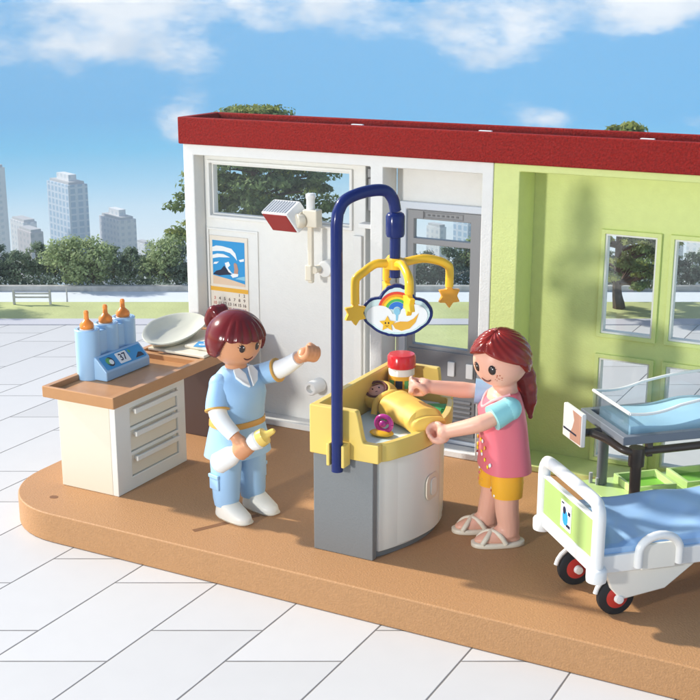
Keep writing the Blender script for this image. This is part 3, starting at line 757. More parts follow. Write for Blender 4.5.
# yellow top
tv = curve(-16.45, .74, 33.0, 38.65)
tops = [(-18.8, 33.0), (-16.75, 33.0)]+[(x-.12, min(max(y, 33.0), 38.6)) for x, y in tv]+[(-16.9, 38.6), (-18.8, 38.6)]
top = cpart(MB().prism(tops, 3.362, 3.72), 'tray_top', 'yellow_top', bevel=0)
rimo = MB()
tv = [(x, y) for x, y in tv if 33.2 < y < 38.45]; tv = [(-16.45, 33.122)]+tv+[(-16.45, 38.498)]
inn = [(x-.24, min(max(y, 33.12), 38.5)) for x, y in tv]
rimo.rings([[(x, y, 3.362) for x, y in tv]+[(x, y, 3.362) for x, y in reversed(inn)], [(x, y, 3.98) for x, y in tv]+[(x, y, 3.98) for x, y in reversed(inn)]])
rimo.build('front_rim', 'yellow_top', top, bevel=.04)
MB().box(-18.95, -18.7, 33.12, 38.5, 3.362, 5.0).build('high_rim', 'yellow_top', top, bevel=.05)
def swall(y0, y1, xa, xb, xc):
    o = [(-18.95, 3.362), (xc, 3.362), (xc, 3.98)]
    for k in range(9):
        t = k/8; o.append((xb-(xb-xa)*t, 3.98+(1.02)*(.5-.5*math.cos(math.pi*t))))
    o += [(-18.95, 5.0)]
    mb = MB(); mb.rings([[(x, y0, z) for x, z in o], [(x, y1, z) for x, z in o]]); return mb
swall(32.86, 33.122, -17.3, -16.98, -16.47).build('high_rim', 'yellow_top', top, bevel=.04)
swall(38.498, 38.75, -17.0, -16.85, -16.47).build('high_rim', 'yellow_top', top, bevel=.04)
MB().prism([(-18.65, 33.17), (-16.75, 33.17)]+[(x-.03, y) for x, y in inn[2:-2]]+[(-16.9, 38.45), (-18.65, 38.45)], 3.724, 3.77).build('mat', 'pale_print', top, bevel=.015)
for (x, y, w_, h_, m_, a) in ((-16.5, 34.7, .2, .1, 'decal_white', 70), (-16.2, 35.4, .18, .4, 'decal_sky', 0), (-18.2, 34.5, .3, .3, 'decal_sky', 30)):
    ca, sa = math.cos(R(a)), math.sin(R(a))
    MB().obox((x, y, 3.776), (w_*ca, w_*sa, 0), (-h_*sa, h_*ca, 0), (0, 0, .004)).build('mat_print', m_, top)
# pole, clamp
cl = MB().box(-18.1, -17.45, 32.62, 32.86, 3.2, 3.95).box(-18.1, -17.98, 32.42, 32.64, 3.2, 3.95).box(-17.57, -17.45, 32.42, 32.64, 3.2, 3.95)
cl.build('pole_clamp', 'yellow_top', top, bevel=.04)

# ------------------------------------------------------------------ mobile
mob = empty('crib_mobile', (-17.78, 32.58, 3.0)); tag(mob, 'baby mobile on a navy pole with yellow arms, stars and a rainbow cloud', 'mobile')
OFF = (17.78, -32.58, -3.0)
def mp_(mb, name, m, par=None, **k):
    o = mb.build(name, m, par or mob, **k)
    if par is None: o.location = OFF
    return o
cx, cy = -16.75, 34.5
pole = [(-17.78, 32.58, 3.02), (-17.78, 32.58, 6), (-17.78, 32.58, 9), (-17.78, 32.58, 10.9)]+[tuple(p) for p in smoothpath([(-17.76, 32.62, 11.25), (-17.66, 32.8, 11.58), (-17.45, 33.18, 11.76), (-17.15, 33.75, 11.84), (-16.92, 34.17, 11.78), (-16.79, 34.4, 11.5), (cx, cy, 11.15)], 5)]
mp_(MB().tube(pole, .185, n=20), 'pole', 'navy')
mp_(MB().lathe([(.2, 9.05), (.17, 9.06), (.17, 10.3), (.27, 10.34), (.3, 10.42), (.3, 10.98), (.26, 11.06), (.19, 11.1)], (cx, cy, 0), n=24), 'collar', 'navy')
hub = mp_(MB().lathe([(.22, 9.3), (.32, 9.34), (.32, 9.62), (.22, 9.66)], (cx, cy, 0), n=24), 'hub', 'mobile_yellow')
def star(r0, r1, n=6): return [((r0 if k % 2 == 0 else r1)*math.sin(math.pi*k/n), (r0 if k % 2 == 0 else r1)*math.cos(math.pi*k/n)) for k in range(2*n)]
for (dx, dy, zb, zst, m_) in ((-.87, -1.02, 8.98, 8.0, 'mobile_yellow'), (1.36, 1.16, 9.2, 8.36, 'star_orange'), (.95, -.95, 9.12, 8.5, 'mobile_yellow'), (-.75, .95, 9.0, 8.4, 'mobile_yellow')):
    dn = Vector((dx, dy, 0)).normalized(); ex, ey = cx+dx, cy+dy
    pts = [(cx+dn.x*.25, cy+dn.y*.25, 9.5), (cx+dx*.5, cy+dy*.5, 9.5*.6+zb*.4+.22), (cx+dx*.8, cy+dy*.8, zb+.3), (cx+dx*.95, cy+dy*.95, zb+.16), (ex, ey, zb+.0), (ex, ey, zst+.3)]
    a_ = MB().tube(smoothpath(pts, 4), .14, n=10).build('arm', m_ if m_ != 'star_orange' else 'mobile_yellow', hub)
    MB().plate(star(.4, .25), (ex, ey, zst), tuple(dn), (0, 0, 1), -.09, .09).build('star', m_, a_, bevel=.03)
# cloud board
cn = Vector((.40, -.91, 0)).normalized(); cu = Vector((0, 0, 1)).cross(cn).normalized(); cvv = Vector((0, 0, 1))
cu = Vector((.91, .40, 0)).normalized(); co = Vector((-16.55, 34.28, 8.02))
def cloud(s=1.0, o=0):
    pts = []
    for k in range(56):
        a = 2*math.pi*k/56; c_, s_ = math.cos(a), math.sin(a)
        best = 0
        for (ox, oy, r1, r2) in ((0, -.12, 1.0, .72), (-.62, -.05, .52, .5), (.62, -.05, .52, .5), (0, .28, .60, .60)):
            # ray-ellipse hit
            for t in [q/60*1.5 for q in range(60, 0, -1)]:
                if ((c_*t-ox)/r1)**2+((s_*t-oy)/r2)**2 <= 1:
                    best = max(best, t); break
        pts.append((c_*(best*s-o), s_*(best*s-o)))
    return pts
# board: (u, v) plane with w = u x v pointing toward the viewer side
w_ = cu.cross(cvv)
sg = 1 if w_.dot(cn) > 0 else -1
def cb2(outl, name, m, par, lift, t=.01, base=.1):
    a0, a1 = (base+lift)*sg, (base+lift+t)*sg
    return MB().plate(outl, co, cu, cvv, min(a0, a1), max(a0, a1)).build(name, m, par, smooth=False)
brd = mp_(MB().plate(cloud(1.0, 0), co, cu, cvv, -.1, .1), 'cloud_board', 'navy', bevel=.04)
cb2(cloud(1.0, .1), 'sticker', 'pale_print', brd, .002)
def arcband(r0, r1, cy_, a0=12, a1=168, n=18):
    return [(r1*math.cos(R(a0+(a1-a0)*k/n)), cy_+r1*math.sin(R(a0+(a1-a0)*k/n))) for k in range(n+1)]+[(r0*math.cos(R(a1-(a1-a0)*k/n)), cy_+r0*math.sin(R(a1-(a1-a0)*k/n))) for k in range(n+1)]
for i, (m_, r1) in enumerate((('rb_red', .60), ('rb_orange', .52), ('rb_yellow', .45), ('rb_green', .37), ('rb_blue', .27))):
    cb2(arcband(.12 if i == 4 else r1-.085, r1, .05), 'rainbow_band', m_, brd, .014)
def puff(cx_, cy_, rx_, ry_): return circ(cx_, cy_, rx_, 24, ry_)
for (px_, py_, a_, b2) in ((-.55, -.12, .42, .32), (.52, -.10, .44, .36), (0, -.35, .72, .3)): cb2(puff(px_, py_, a_, b2), 'cloud_puff', 'decal_white', brd, .026+.002*px_)
cb2(circ(0, .02, .1, 16, .12), 'cloud_drop', 'decal_sky', brd, .04); cb2([(-.04, 0), (.05, 0), (.02, -.28), (-.03, -.28)], 'cloud_drop', 'decal_sky', brd, .038)
tail = [(-.15, -.38), (-.05, -.54), (.15, -.6), (.4, -.52), (.58, -.32), (.68, -.02), (.52, -.2), (.34, -.3), (.1, -.3)]
cb2(tail, 'star_tail', 'cal_orange', brd, .042)
st = [(x-.3, y-.38) for x, y in star(.26, .13, 5)]
cb2(st, 'smiling_star', 'mobile_yellow', brd, .054)
for ex in (-.36, -.26): cb2(circ(ex, -.35, .022, 8, .035), 'star_eye', 'black_eye', brd, .066)
cb2([(-.37, -.43), (-.31, -.47), (-.25, -.43), (-.31, -.45)], 'star_mouth', 'mouth_brown', brd, .066)

# ------------------------------------------------------------------ jar, pacifier, baby
jr = empty('powder_jar', (-18.15, 38.0, 3.772)); tag(jr, 'small white and orange jar with a red lid behind the swaddled baby', 'jar')
MB().lathe([(.0, 0), (.43, 0), (.46, .05), (.46, 1.18), (.42, 1.25), (0, 1.25)], n=32).build('jar_body', 'cream_white', jr)
MB().lathe([(.462, .2), (.475, .2), (.475, 1.0), (.462, 1.0)], n=40).build('label_band', 'cal_orange', jr)
lb = MB().lathe([(.477, .25), (.482, .25), (.482, .38), (.477, .38)], n=40).build('dark_stripe', 'decal_green', jr)
for k, (a, s_) in enumerate(((-75, .2), (-40, .16), (-110, .16))):
    MB().obox((.475*math.cos(R(a)), .475*math.sin(R(a)), .72), (-math.sin(R(a))*s_*.6, math.cos(R(a))*s_*.6, 0), (.02*math.cos(R(a)), .02*math.sin(R(a)), 0), (0, 0, .14)).build('label_mark', ('decal_dark', 'decal_green', 'decal_green')[k], jr)
MB().lathe([(.47, 1.252), (.5, 1.28), (.5, 1.66), (.45, 1.73), (.2, 1.75), (0, 1.75)], n=32).build('lid', 'red_lid', jr)
gc = MB()
for k in range(3): gc.obox((-16.72+.02*k, 37.3+.3*k, 3.83+.015*(k % 2)), (.38, .11, .02), (-.03, .12, .02), (0, 0, .035))
gc.obox((-16.72, 37.6, 3.795), (.42, .13, 0), (-.1, .45, 0), (0, 0, .02))
tag(gc.build('folded_cloth', 'leaf_green', bevel=.02), 'small ribbed green cloth lying beyond the baby feet on the changing table', 'cloth')
pc = empty('pacifier', (-17.05, 34.35, 3.77)); tag(pc, 'tiny magenta pacifier ring on an orange base at the table front', 'pacifier')
pb = MB().sphere((-.05, 0, .1), .42, .3, .1, n=20, m=8); pb.build('orange_base', 'mobile_yellow', pc)
pr_ = MB(); ringp = [(.02+.27*math.cos(2*math.pi*k/20), .02, .42+.25*math.sin(2*math.pi*k/20)) for k in range(21)]
pr_.tube(ringp, .08, n=10); pr_.sphere((0, -.02, .42), .13, .1, .12, n=12, m=8); pr_.tube([(-.28, .05, .5), (0, .05, .42), (.28, .05, .5)], .06, n=8)
pr_.build('ring', 'magenta', pc)

def patch(Mh, c, rad, phi, el, w, h, lift, rot=0, n=18, rings_=3):
    """small disc curved onto an ellipsoidal head; phi/el in degrees, w/h angular half sizes"""
    vs = []; fs = []
    for j in range(rings_+1):
        for k in range(n):
            a = 2*math.pi*k/n; q = (j+.02)/rings_; u = w*q*math.cos(a); v = h*q*math.sin(a)
            cu_, su_ = math.cos(R(rot)), math.sin(R(rot)); u, v = u*cu_-v*su_, u*su_+v*cu_
            p_, e_ = R(phi+u), R(el+v)
            l_ = lift if j < rings_ else -.02
            d = Vector((math.cos(e_)*math.cos(p_)*(rad[0]+l_), math.cos(e_)*math.sin(p_)*(rad[1]+l_), math.sin(e_)*(rad[2]+l_)))
            vs.append(Vector(c)+Mh @ d)
    for j in range(rings_):
        for k in range(n):
            a = j*n+k; b = j*n+(k+1) % n; fs.append((a, b, b+n, a+n))
    fs.append(tuple(range(n)))
    mb = MB(); mb.add(vs, fs); return mb
bb = empty('person', (-17.42, 36.2, 3.77), math.atan2(-1.35, 2.1)); bb.scale = (1.1, 1.08, .93); tag(bb, 'swaddled baby figure lying in a yellow blanket on the changing table', 'person', 'toy people in the clinic')
fx = -1.12
def rmesh(o, vox=.045, it=3):
    r = o.modifiers.new('merge', 'REMESH'); r.mode = 'VOXEL'; r.voxel_size = vox; r.use_smooth_shade = True
    s_ = o.modifiers.new('soften', 'SMOOTH'); s_.factor = .5; s_.iterations = it
    return o
skb = MB().sphere((fx, 0, .52), .42, .42, .42, n=24, m=16).tube([(fx, 0, .5), (-.2, 0, .42), (.9, 0, .38)], [.3, .35, .2], n=14)
skb.build('body', 'skin_pale', bb)
bl = MB()
def hoodf(ph, el):
    d = Vector((math.cos(el)*math.cos(ph), math.cos(el)*math.sin(ph), math.sin(el)))
    a = math.degrees(math.acos(max(-1, min(1, d.dot(Vector((.32, -.5, .80)).normalized())))))
    return 1.0 if a > 46 else .6 if a < 40 else .6+.4*(a-40)/6
bl.sphere((fx, 0, .52), .62, .62, .54, n=72, m=48, fn=hoodf)
bl.build('hood', 'yellow_cloth', bb, sharp=60)
Mb = Vector((1, 0, 0)).rotation_difference(Vector((.32, -.5, .80))).to_matrix()
for s_ in (-1, 1): patch(Mb, (fx, 0, .52), (.42, .42, .42), s_*15, 2, 5, 6, .012).build('eye', 'black_eye', bb)
patch(Mb, (fx, 0, .52), (.42, .42, .42), 0, -17, 7, 2, .01).build('mouth', 'mouth_brown', bb)
patch(Mb, (fx, 0, .52), (.42, .42, .42), 0, 27, 26, 6, .006).build('fringe', 'hair_maroon', bb)
q_ = Vector((.32, -.5, .80)).normalized(); a_ = q_.orthogonal().normalized(); b_3 = q_.cross(a_)
MB().tube([Vector((fx, 0, .52))+q_*.36+(a_*math.cos(2*math.pi*k/28)+b_3*math.sin(2*math.pi*k/28))*.335 for k in range(29)], .05, n=8).build('hair', 'mouth_brown', bb)
b2_ = MB(); rs = []
for i in range(29):
    t = i/28; x = -.72+2.55*t
    wd = .62*math.sin(math.pi*min(1, .28+.42*t))**.5*(1 if t < .9 else 1-.1*(t-.9)/.1); ht = .56-.10*t-(.1 if t > .9 else 0)
    if i < 8: wd *= .66+.0486*i; ht *= .42+.083*i
    rg_ = []
    for k in range(36):
        a = 2*math.pi*k/36; f = 1+.035*math.sin(5*a+6*t)+(.16*abs(math.sin(a*2))**3*max(0, (t-.7)/.3))+.05*math.exp(-((t-.2-.08*math.sin(a))/.035)**2)+.05*math.exp(-((t-.55-.3*math.cos(a))/.05)**2)
        rg_.append((x+.08*math.cos(a)*(t > .9), wd*f*math.cos(a), max(.015, ht*.86+ht*f*math.sin(a)*1.0)))
    rs.append(rg_)
b2_.rings(rs); b2_.build('blanket', 'yellow_cloth', bb, sharp=70)
bfold = MB().tube(smoothpath([(-.35, -.66, .15), (-.48, -.45, .62), (-.42, .05, .86), (-.45, .5, .6), (-.5, .66, .2)], 6), .1, n=10, flat=.6); bfold.build('fold', 'yellow_cloth', bb)

# ------------------------------------------------------------------ people
def face(parent, Mh, c, rad, freckles=False):
    es = 1.15 if freckles else 1.0
    for s_ in (-1, 1):
        e = patch(Mh, c, rad, 20*s_, 2, 7.6*es, 10*es, .022).build('eye', 'black_eye', parent, sharp=80)
        patch(Mh, c, rad, 20*s_+2.5, 6, 1.7, 1.9, .030).build('eye_glint', 'decal_white', e)
        mb = MB()
        for k in range(3):
            a0 = R(20+30*k+(0)); p0 = 21*s_+s_*7.0*math.cos(a0); e0 = 2+8.6*math.sin(a0)
            def sp(p_, e_, l_=.02):
                p_, e_ = R(p_), R(e_); return Vector(c)+Mh @ Vector((math.cos(e_)*math.cos(p_)*(rad[0]+l_), math.cos(e_)*math.sin(p_)*(rad[1]+l_), math.sin(e_)*(rad[2]+l_)))
            mb.tube([sp(p0, e0), sp(p0+s_*3.2*math.cos(a0), e0+3.2*math.sin(a0))], [.013, .007], n=6)
        mb.build('eyelashes', 'black_eye', e)
    def sp2(p_, e_, l_=.004):
        p_, e_ = R(p_), R(e_); return Vector(c)+Mh @ Vector((math.cos(e_)*math.cos(p_)*(rad[0]+l_), math.cos(e_)*math.sin(p_)*(rad[1]+l_), math.sin(e_)*(rad[2]+l_)))
    MB().tube([sp2(x, -22-6*(1-(x/13)**2)) for x in (-13, -10, -6, -2, 2, 6, 10, 13)], [.012, .022, .028, .03, .03, .028, .022, .012], n=8).build('mouth', 'mouth_brown', parent)
    if freckles:
        mb = MB(); rg = random.Random(3)
        for s_ in (-1, 1):
            for k in range(12):
                q = patch(Mh, c, rad, s_*(31+rg.uniform(-10, 10)), -17+rg.uniform(-8, 8), 2.1, 2.1, .008, n=8, rings_=1); mb.add(q.v, q.f)
        mb.build('freckles', 'freckle', parent)
def hand(mb, wrist, direc, grip, s=1.0):
    """five-fingered gripping hand; direc = forearm direction, grip = axis of what it could hold"""
    d = Vector(direc).normalized(); g = Vector(grip); g = (g-d*g.dot(d)).normalized(); q = d.cross(g); w = Vector(wrist)
    mb.sphere(w+d*.17*s, .26*s, .26*s, .26*s, n=14, m=10)
    c = w+d*.42*s
    for i, (off, ln) in enumerate(((-.225, 150), (-.075, 175), (.075, 170), (.225, 140))):
        pts = []
        for k in range(9):
            a = R(150-ln*k/8*1.15); pts.append(c+g*off*s+(d*math.cos(a)+q*math.sin(a))*.235*s)
        mb.tube(pts, [.1*s]*6+[.095*s, .09*s, .082*s], n=10, round_ends=True)
    pts = []
    for k in range(7):
        a = R(205+95*k/6); pts.append(c-g*(.2-.03*k)*s+(d*math.cos(a)+q*math.sin(a))*.25*s)
    mb.tube(pts, [.12*s]*4+[.11*s, .1*s, .09*s], n=10, round_ends=True)

HR = (.90, .88, .90)
def person(name_lab, loc, yaw, head_yaw, head_pitch, skin):
    t = empty('person', loc, yaw); tag(t, name_lab, 'person', 'toy people in the clinic')
    return t
# ---- nurse
nz = person('nurse figure in light blue uniform holding a white baby bottle', (-22.75, 34.45, 0), R(-17), 0, 0, 'skin_nurse')
Mh = Matrix.Rotation(R(-6), 3, 'Z') @ Matrix.Rotation(R(10), 3, 'Y')
hc_ = Vector((.02, 0, 6.28))
sk = MB().sphere(hc_, *HR, n=40, m=28).tube([(0, 0, 5.0), (0, 0, 5.7)], [.4, .36], n=20)
sk.loft([(0, 0, 2.6, .5, .8, 2.4), (0, 0, 3.6, .48, .72, 2.4), (0, 0, 4.8, .48, .8, 2.4), (0, 0, 5.15, .35, .55, 2)])
shN = Vector((0, -.86, 4.82)); elN = Vector((.35, -1.12, 3.95)); wrN = Vector((1.05, -.92, 3.2))
shF = Vector((.05, .86, 4.82)); elF = Vector((1.0, 1.15, 5.2)); wrF = Vector((1.98, 1.22, 5.82))
for a, b, c in ((shN, elN, wrN), (shF, elF, wrF)): sk.tube(smoothpath([a, b, c], 5), lerp_r([.2, .22, .2], 5), n=14)
hand(sk, wrN, (wrN-elN), (.75, .35, .42)); hand(sk, wrF, (wrF-elF), (.2, -.9, .5))
for s_ in (-1, 1): sk.tube([(0, .52*s_, 2.9), (.0, .6*s_, .4)], [.36, .3], n=14)
rmesh(sk.build('body', 'skin_nurse', nz), .045)
face(nz, Mh, hc_, HR)
def clothes_torso(secs, name, m, par, n=40): return MB().loft(secs, n).build(name, m, par, sharp=60)
tn = clothes_torso([(-.02, 0, 2.2, .86, 1.2, 2.5), (-.02, 0, 2.22, .9, 1.23, 2.5), (0, 0, 2.8, .82, 1.12, 2.5), (0, 0, 3.4, .72, .98, 2.4), (.04, 0, 3.9, .74, .98, 2.4), (.1, 0, 4.4, .78, 1.0, 2.4), (.06, 0, 4.8, .68, 1.0, 2.3), (.02, 0, 5.08, .56, .86, 2.1), (0, 0, 5.3, .44, .56, 2), (0, 0, 5.32, .4, .5, 2)], 'tunic', 'uniform_blue', nz)
clothes_torso([(.0, 0, 3.3, .76, 1.02, 2.4), (.0, 0, 3.31, .775, 1.035, 2.4), (.0, 0, 3.5, .765, 1.02, 2.4), (0, 0, 3.51, .74, 1.0, 2.4)], 'belt', 'gold', tn)
co_ = MB()
for s_ in (-1, 1):
    co_.add([Vector(p) for p in ((.36, s_*.42, 5.38), (.58, s_*.50, 5.18), (.80, s_*.30, 4.95), (.84, s_*.06, 4.78), (.62, s_*.08, 5.22), (.42, s_*.2, 5.40), (.3, s_*.38, 5.28), (.5, s_*.44, 5.06), (.68, s_*.28, 4.86), (.72, s_*.06, 4.7), (.5, s_*.08, 5.1), (.34, s_*.2, 5.3))],
            [(0, 1, 2, 3, 4, 5), (6, 11, 10, 9, 8, 7), (0, 6, 7, 1), (1, 7, 8, 2), (2, 8, 9, 3), (3, 9, 10, 4), (4, 10, 11, 5), (5, 11, 6, 0)])
col_ = co_.build('collar', 'decal_white', tn, bevel=.02)
for s_, (a, b, c) in ((-1, (shN, elN, wrN)), (1, (shF, elF, wrF))):
    P_ = smoothpath([a-Vector((0, .12*s_, -.02)), b, c], 8); n1 = 7
    sl_ = MB().tube(P_[:n1+1], [.36+.05*k/n1 for k in range(n1+1)], n=20, round_ends=False).sphere(P_[0], .37, n=20, m=12).build('sleeve', 'uniform_blue', tn)
    MB().tube([P_[n1-1]*.3+P_[n1]*.7, P_[n1]+(P_[n1]-P_[n1-1])*.18], .43, n=20).build('sleeve_trim', 'gold', sl_)
    MB().tube([P_[n1]]+P_[n1:-1], [.33]+[.33-.08*k/9 for k in range(len(P_[n1:-1]))], n=18).build('undersleeve', 'decal_white', nz)
for s_ in (-1, 1):
    lg = MB().loft([(.02, .6*s_, .42, .36, .36), (.02, .6*s_, .44, .42, .42), (.02, .6*s_, .7, .48, .46), (0, .58*s_, 1.3, .5, .48, 2.3), (0, .55*s_, 2.2, .56, .52, 2.4), (0, .52*s_, 2.9, .55, .5, 2.4)]).build('trouser_leg', 'uniform_blue', nz, sharp=60)
    MB().obox((-.02, s_*1.075, 1.35), (.24, 0, 0), (0, .04, 0), (0, 0, .26)).obox((-.02, s_*1.1, 1.58), (.26, 0, 0), (0, .05, 0), (0, 0, .07)).build('pocket', 'uniform_blue', lg, bevel=.03)
    so = MB().loft([(.42, .62*s_, .003, .80, .36, 2.4), (.42, .62*s_, .1, .84, .39, 2.4), (.40, .62*s_, .26, .80, .38, 2.3), (.24, .62*s_, .42, .60, .37, 2.2), (.10, .62*s_, .56, .42, .36, 2), (.08, .62*s_, .6, .38, .34, 2)]).build('shoe', 'shoe_white', nz, sharp=60)
    MB().loft([(.45, .62*s_, .003, .62, .37, 2.4), (.45, .62*s_, .06, .86, .405, 2.4)]).build('sole', 'sandal', so)
def hair_nurse(ph, el):
    a = abs(math.degrees(ph)); e = math.degrees(el)
    if a < 58: Lm = 13+1.5*math.cos(math.radians(a*12))
    elif a < 74: Lm = 13-38*(a-58)/16
    else: Lm = -25-14*min(1, (a-74)/60)
    t = max(0, min(1, (e-Lm)/3.0)); r_ = 1.16
    if a < 62 and e < 62:
        w_ = max(0, min(1, (62-e)/30))*max(0, min(1, (62-a)/8)); r_ += w_*(.07*abs(math.sin(math.radians(a*9)))-.02)
    if a >= 62: r_ += .03*max(0, min(1, (a-62)/10))*math.cos(el)
    if e < Lm+10 and a > 70: r_ += .015
    return .86+(r_-.86)*t
hb = MB().sphere(hc_, *HR, n=180, m=100, mtx=Mh, fn=hair_nurse).build('hair', 'hair_maroon', nz, sharp=75)
ph_ = MB()
for a in (-.5, 0, .5):
    ph_.tube(smoothpath([hc_+Mh @ Vector((-.82, a*.2, .34)), hc_+Mh @ Vector((-1.16, a*.35, .66)), hc_+Mh @ Vector((-1.34, a*.42, .22)), hc_+Mh @ Vector((-1.28, a*.3, -.25))], 6), lerp_r([.16, .2, .2, .05], 6), n=12)
ph_.sphere(hc_+Mh @ Vector((-1.1, 0, .32)), .22, .24, .3)
po = ph_.build('ponytail', 'hair_maroon', hb)
rmesh(po, .04, 2)
# bottle in hand
bo = empty('baby_bottle', (0, 0, 0)); tag(bo, 'white feeding bottle with yellow teat gripped in the nurse\'s lower hand', 'baby bottle')
nb = Matrix.Translation((-22.75, 34.45, 0)) @ Matrix.Rotation(R(-17), 4, 'Z')
dN = (wrN-elN).normalized(); hp = nb @ (wrN+dN*.42)
ax_ = (Vector((-20.68, 33.55, 3.2))-Vector((-22.55, 33.15, 1.9))).normalized()
bo.location = hp
MB().lathe([(0, -1.25), (.3, -1.24), (.37, -1.15), (.35, -.6), (.23, -.25), (.21, .2), (.3, .45), (.32, .6), (.27, .68), (0, .68)], ax=ax_, n=28).build('bottle_body', 'decal_white', bo)
MB().lathe([(.30, .682), (.31, .72), (.29, .92), (.18, .98), (.12, 1.05), (.1, 1.25), (.07, 1.32), (0, 1.33)], ax=ax_, n=24).build('teat', 'yellow_top', bo)

# ---- woman
wyaw = R(216)
wm = person('woman figure in pink dress with auburn ponytail leaning over the baby', (-13.75, 36.65, 0), wyaw, 0, 0, 'skin_pale')
Mw = Matrix.Rotation(R(37), 3, 'Z') @ Matrix.Rotation(R(13), 3, 'Y')
hw = Vector((.2, .04, 6.25))
sk = MB().sphere(hw, *HR, n=40, m=28).tube([(0, 0, 5.0), (.05, 0, 5.7)], [.42, .38], n=20)
sk.loft([(0, 0, 2.6, .5, .8, 2.4), (0, 0, 3.6, .48, .72, 2.4), (0.05, 0, 4.7, .58, .8, 2.4), (.05, 0, 5.1, .5, .68, 2.2), (0, 0, 5.32, .34, .4, 2)])
sA = Vector((.05, .84, 4.78)); eA = Vector((1.0, .92, 4.4)); wA = Vector((1.95, .45, 4.02))     # near arm (her left)
sB = Vector((.1, -.84, 4.85)); eB = Vector((1.2, -1.0, 4.93)); wB = Vector((2.28, -1.02, 5.08))    # far arm
for a, b, c in ((sA, eA, wA), (sB, eB, wB)): sk.tube(smoothpath([a, b, c], 5), lerp_r([.2, .28, .23], 5), n=14)
hand(sk, wA, (wA-eA), (.1, .5, .9)); hand(sk, wB, (wB-eB), (.0, -.5, .9))
for s_ in (-1, 1):
    fo = .34 if s_ < 0 else -.05
    sk.tube(smoothpath([(0, .48*s_, 2.8), (fo*.5, .56*s_, 1.4), (fo-.05, .58*s_, .75), (fo-.05, .6*s_, .35)], 5), lerp_r([.46, .40, .37, .36], 5), n=16)
    sk.loft([(fo+.32, .6*s_, .17, .78, .30, 2.3), (fo+.32, .6*s_, .26, .78, .31, 2.3), (fo+.22, .6*s_, .42, .6, .30, 2.1), (fo, .6*s_, .62, .34, .28, 2)])
rmesh(sk.build('body', 'skin_pale', wm), .045)
face(wm, Mw, hw, HR, True)
ds = clothes_torso([(-.05, 0, 2.55, .80, 1.12, 2.6), (-.05, 0, 2.57, .84, 1.15, 2.6), (-.03, 0, 3.0, .80, 1.08, 2.6), (.0, 0, 3.6, .76, .98, 2.5), (.06, 0, 4.1, .76, .95, 2.5), (.12, 0, 4.55, .74, .95, 2.4), (.06, 0, 4.85, .60, .92, 2.3), (-.02, 0, 5.08, .44, .84, 2.2), (-.1, 0, 5.2, .3, .72, 2)], 'dress', 'pink', wm)
nk = MB().tube(smoothpath([(.0, .62, 5.22), (.5, .46, 5.0), (.76, .0, 4.66), (.5, -.46, 5.0), (.0, -.62, 5.22)], 6), .05, n=8); nk.build('neckline', 'pink_light', ds)
# floral print down the front of the skirt
rg = random.Random(8)
for k in range(16):
    z_ = 2.65+rg.random()*1.0; a = R(rg.uniform(-24, 40)); m_ = rg.choice(['cal_orange', 'decal_white', 'dark_red', 'rb_yellow', 'cal_orange'])
    x_ = .83*math.copysign(abs(math.cos(a))**(2/2.6), 1)-.04; y_ = 1.12*math.copysign(abs(math.sin(a))**(2/2.6), math.sin(a))
    MB().sphere((x_, y_, z_), .035, .07, .07, n=8, m=6).build('flower_print', m_, ds)
for s_, (a, b, c) in ((1, (sA, eA, wA)), (-1, (sB, eB, wB))):
    P_ = smoothpath([a-Vector((0, .1*s_, -.0)), b, c], 8); n1 = 5
    MB().tube(P_[:n1+1], [.38+.05*k/n1 for k in range(n1+1)], n=20).sphere(P_[0], .40, n=20, m=12).build('sleeve', 'turquoise' if s_ == 1 else 'light_blue', wm)
for s_ in (-1, 1):
    fo = .34 if s_ < 0 else -.05
    MB().loft([(fo*.45, .56*s_, 1.70, .42, .38, 2.2), (fo*.45, .56*s_, 1.72, .50, .45, 2.3), (fo*.3, .54*s_, 2.2, .54, .47, 2.3), (0, .5*s_, 2.8, .54, .47, 2.3)]).build('legging', 'legging_yellow', wm, sharp=60)
    for k in range(9):
        z_ = 1.8+.09*k; a = R(rg.uniform(-35, 35)); MB().sphere((fo*.4+.51*math.cos(a), .55*s_+.46*math.sin(a), z_), .035, .06, .05, n=8, m=6).build('flower_print', rg.choice(['dark_red', 'decal_white', 'pink', 'cal_orange']), wm)
    sd = MB().loft([(fo+.3, .6*s_, .003, .86, .36, 2.5), (fo+.3, .6*s_, .03, .90, .39, 2.5), (fo+.3, .6*s_, .15, .90, .39, 2.5), (fo+.3, .6*s_, .17, .86, .36, 2.5)]).build('sandal', 'sandal', wm, sharp=60)
    for ya, yb_ in ((-.36, .3), (.36, -.3)):
        MB().tube(smoothpath([(fo+.1, .6*s_+ya, .16), (fo+.3, .6*s_+ya*.75, .44), (fo+.52, .6*s_, .50), (fo+.74, .6*s_+yb_*.8, .36), (fo+.9, .6*s_+yb_, .16)], 5), .085, n=10, flat=1).build('strap', 'sandal', sd)
def hair_woman(ph, el):
    ad = math.degrees(ph); a = abs(ad); e = math.degrees(el)
    if a < 80: Lm = 34-34*(a/80)**1.3
    elif a < 100: Lm = 0-24*(a-80)/20
    else: Lm = -24-16*min(1, (a-100)/60)
    t = max(0, min(1, (e-Lm)/3.5)); r_ = 1.15
    r_ -= .055*math.exp(-(ad/5)**2)*(1 if e < 100 else 0)
    r_ += .035*math.exp(-((a-22)/16)**2)*max(0, min(1, (75-e)/20))
    r_ += .012*math.sin(e*.25+a*.35)
    return .86+(r_-.86)*t
hb = MB().sphere(hw, *HR, n=180, m=100, mtx=Mw, fn=hair_woman).build('hair', 'hair_auburn', wm, sharp=75)
bd = MB(); base = hw+Mw @ Vector((-.85, 0, -.45))
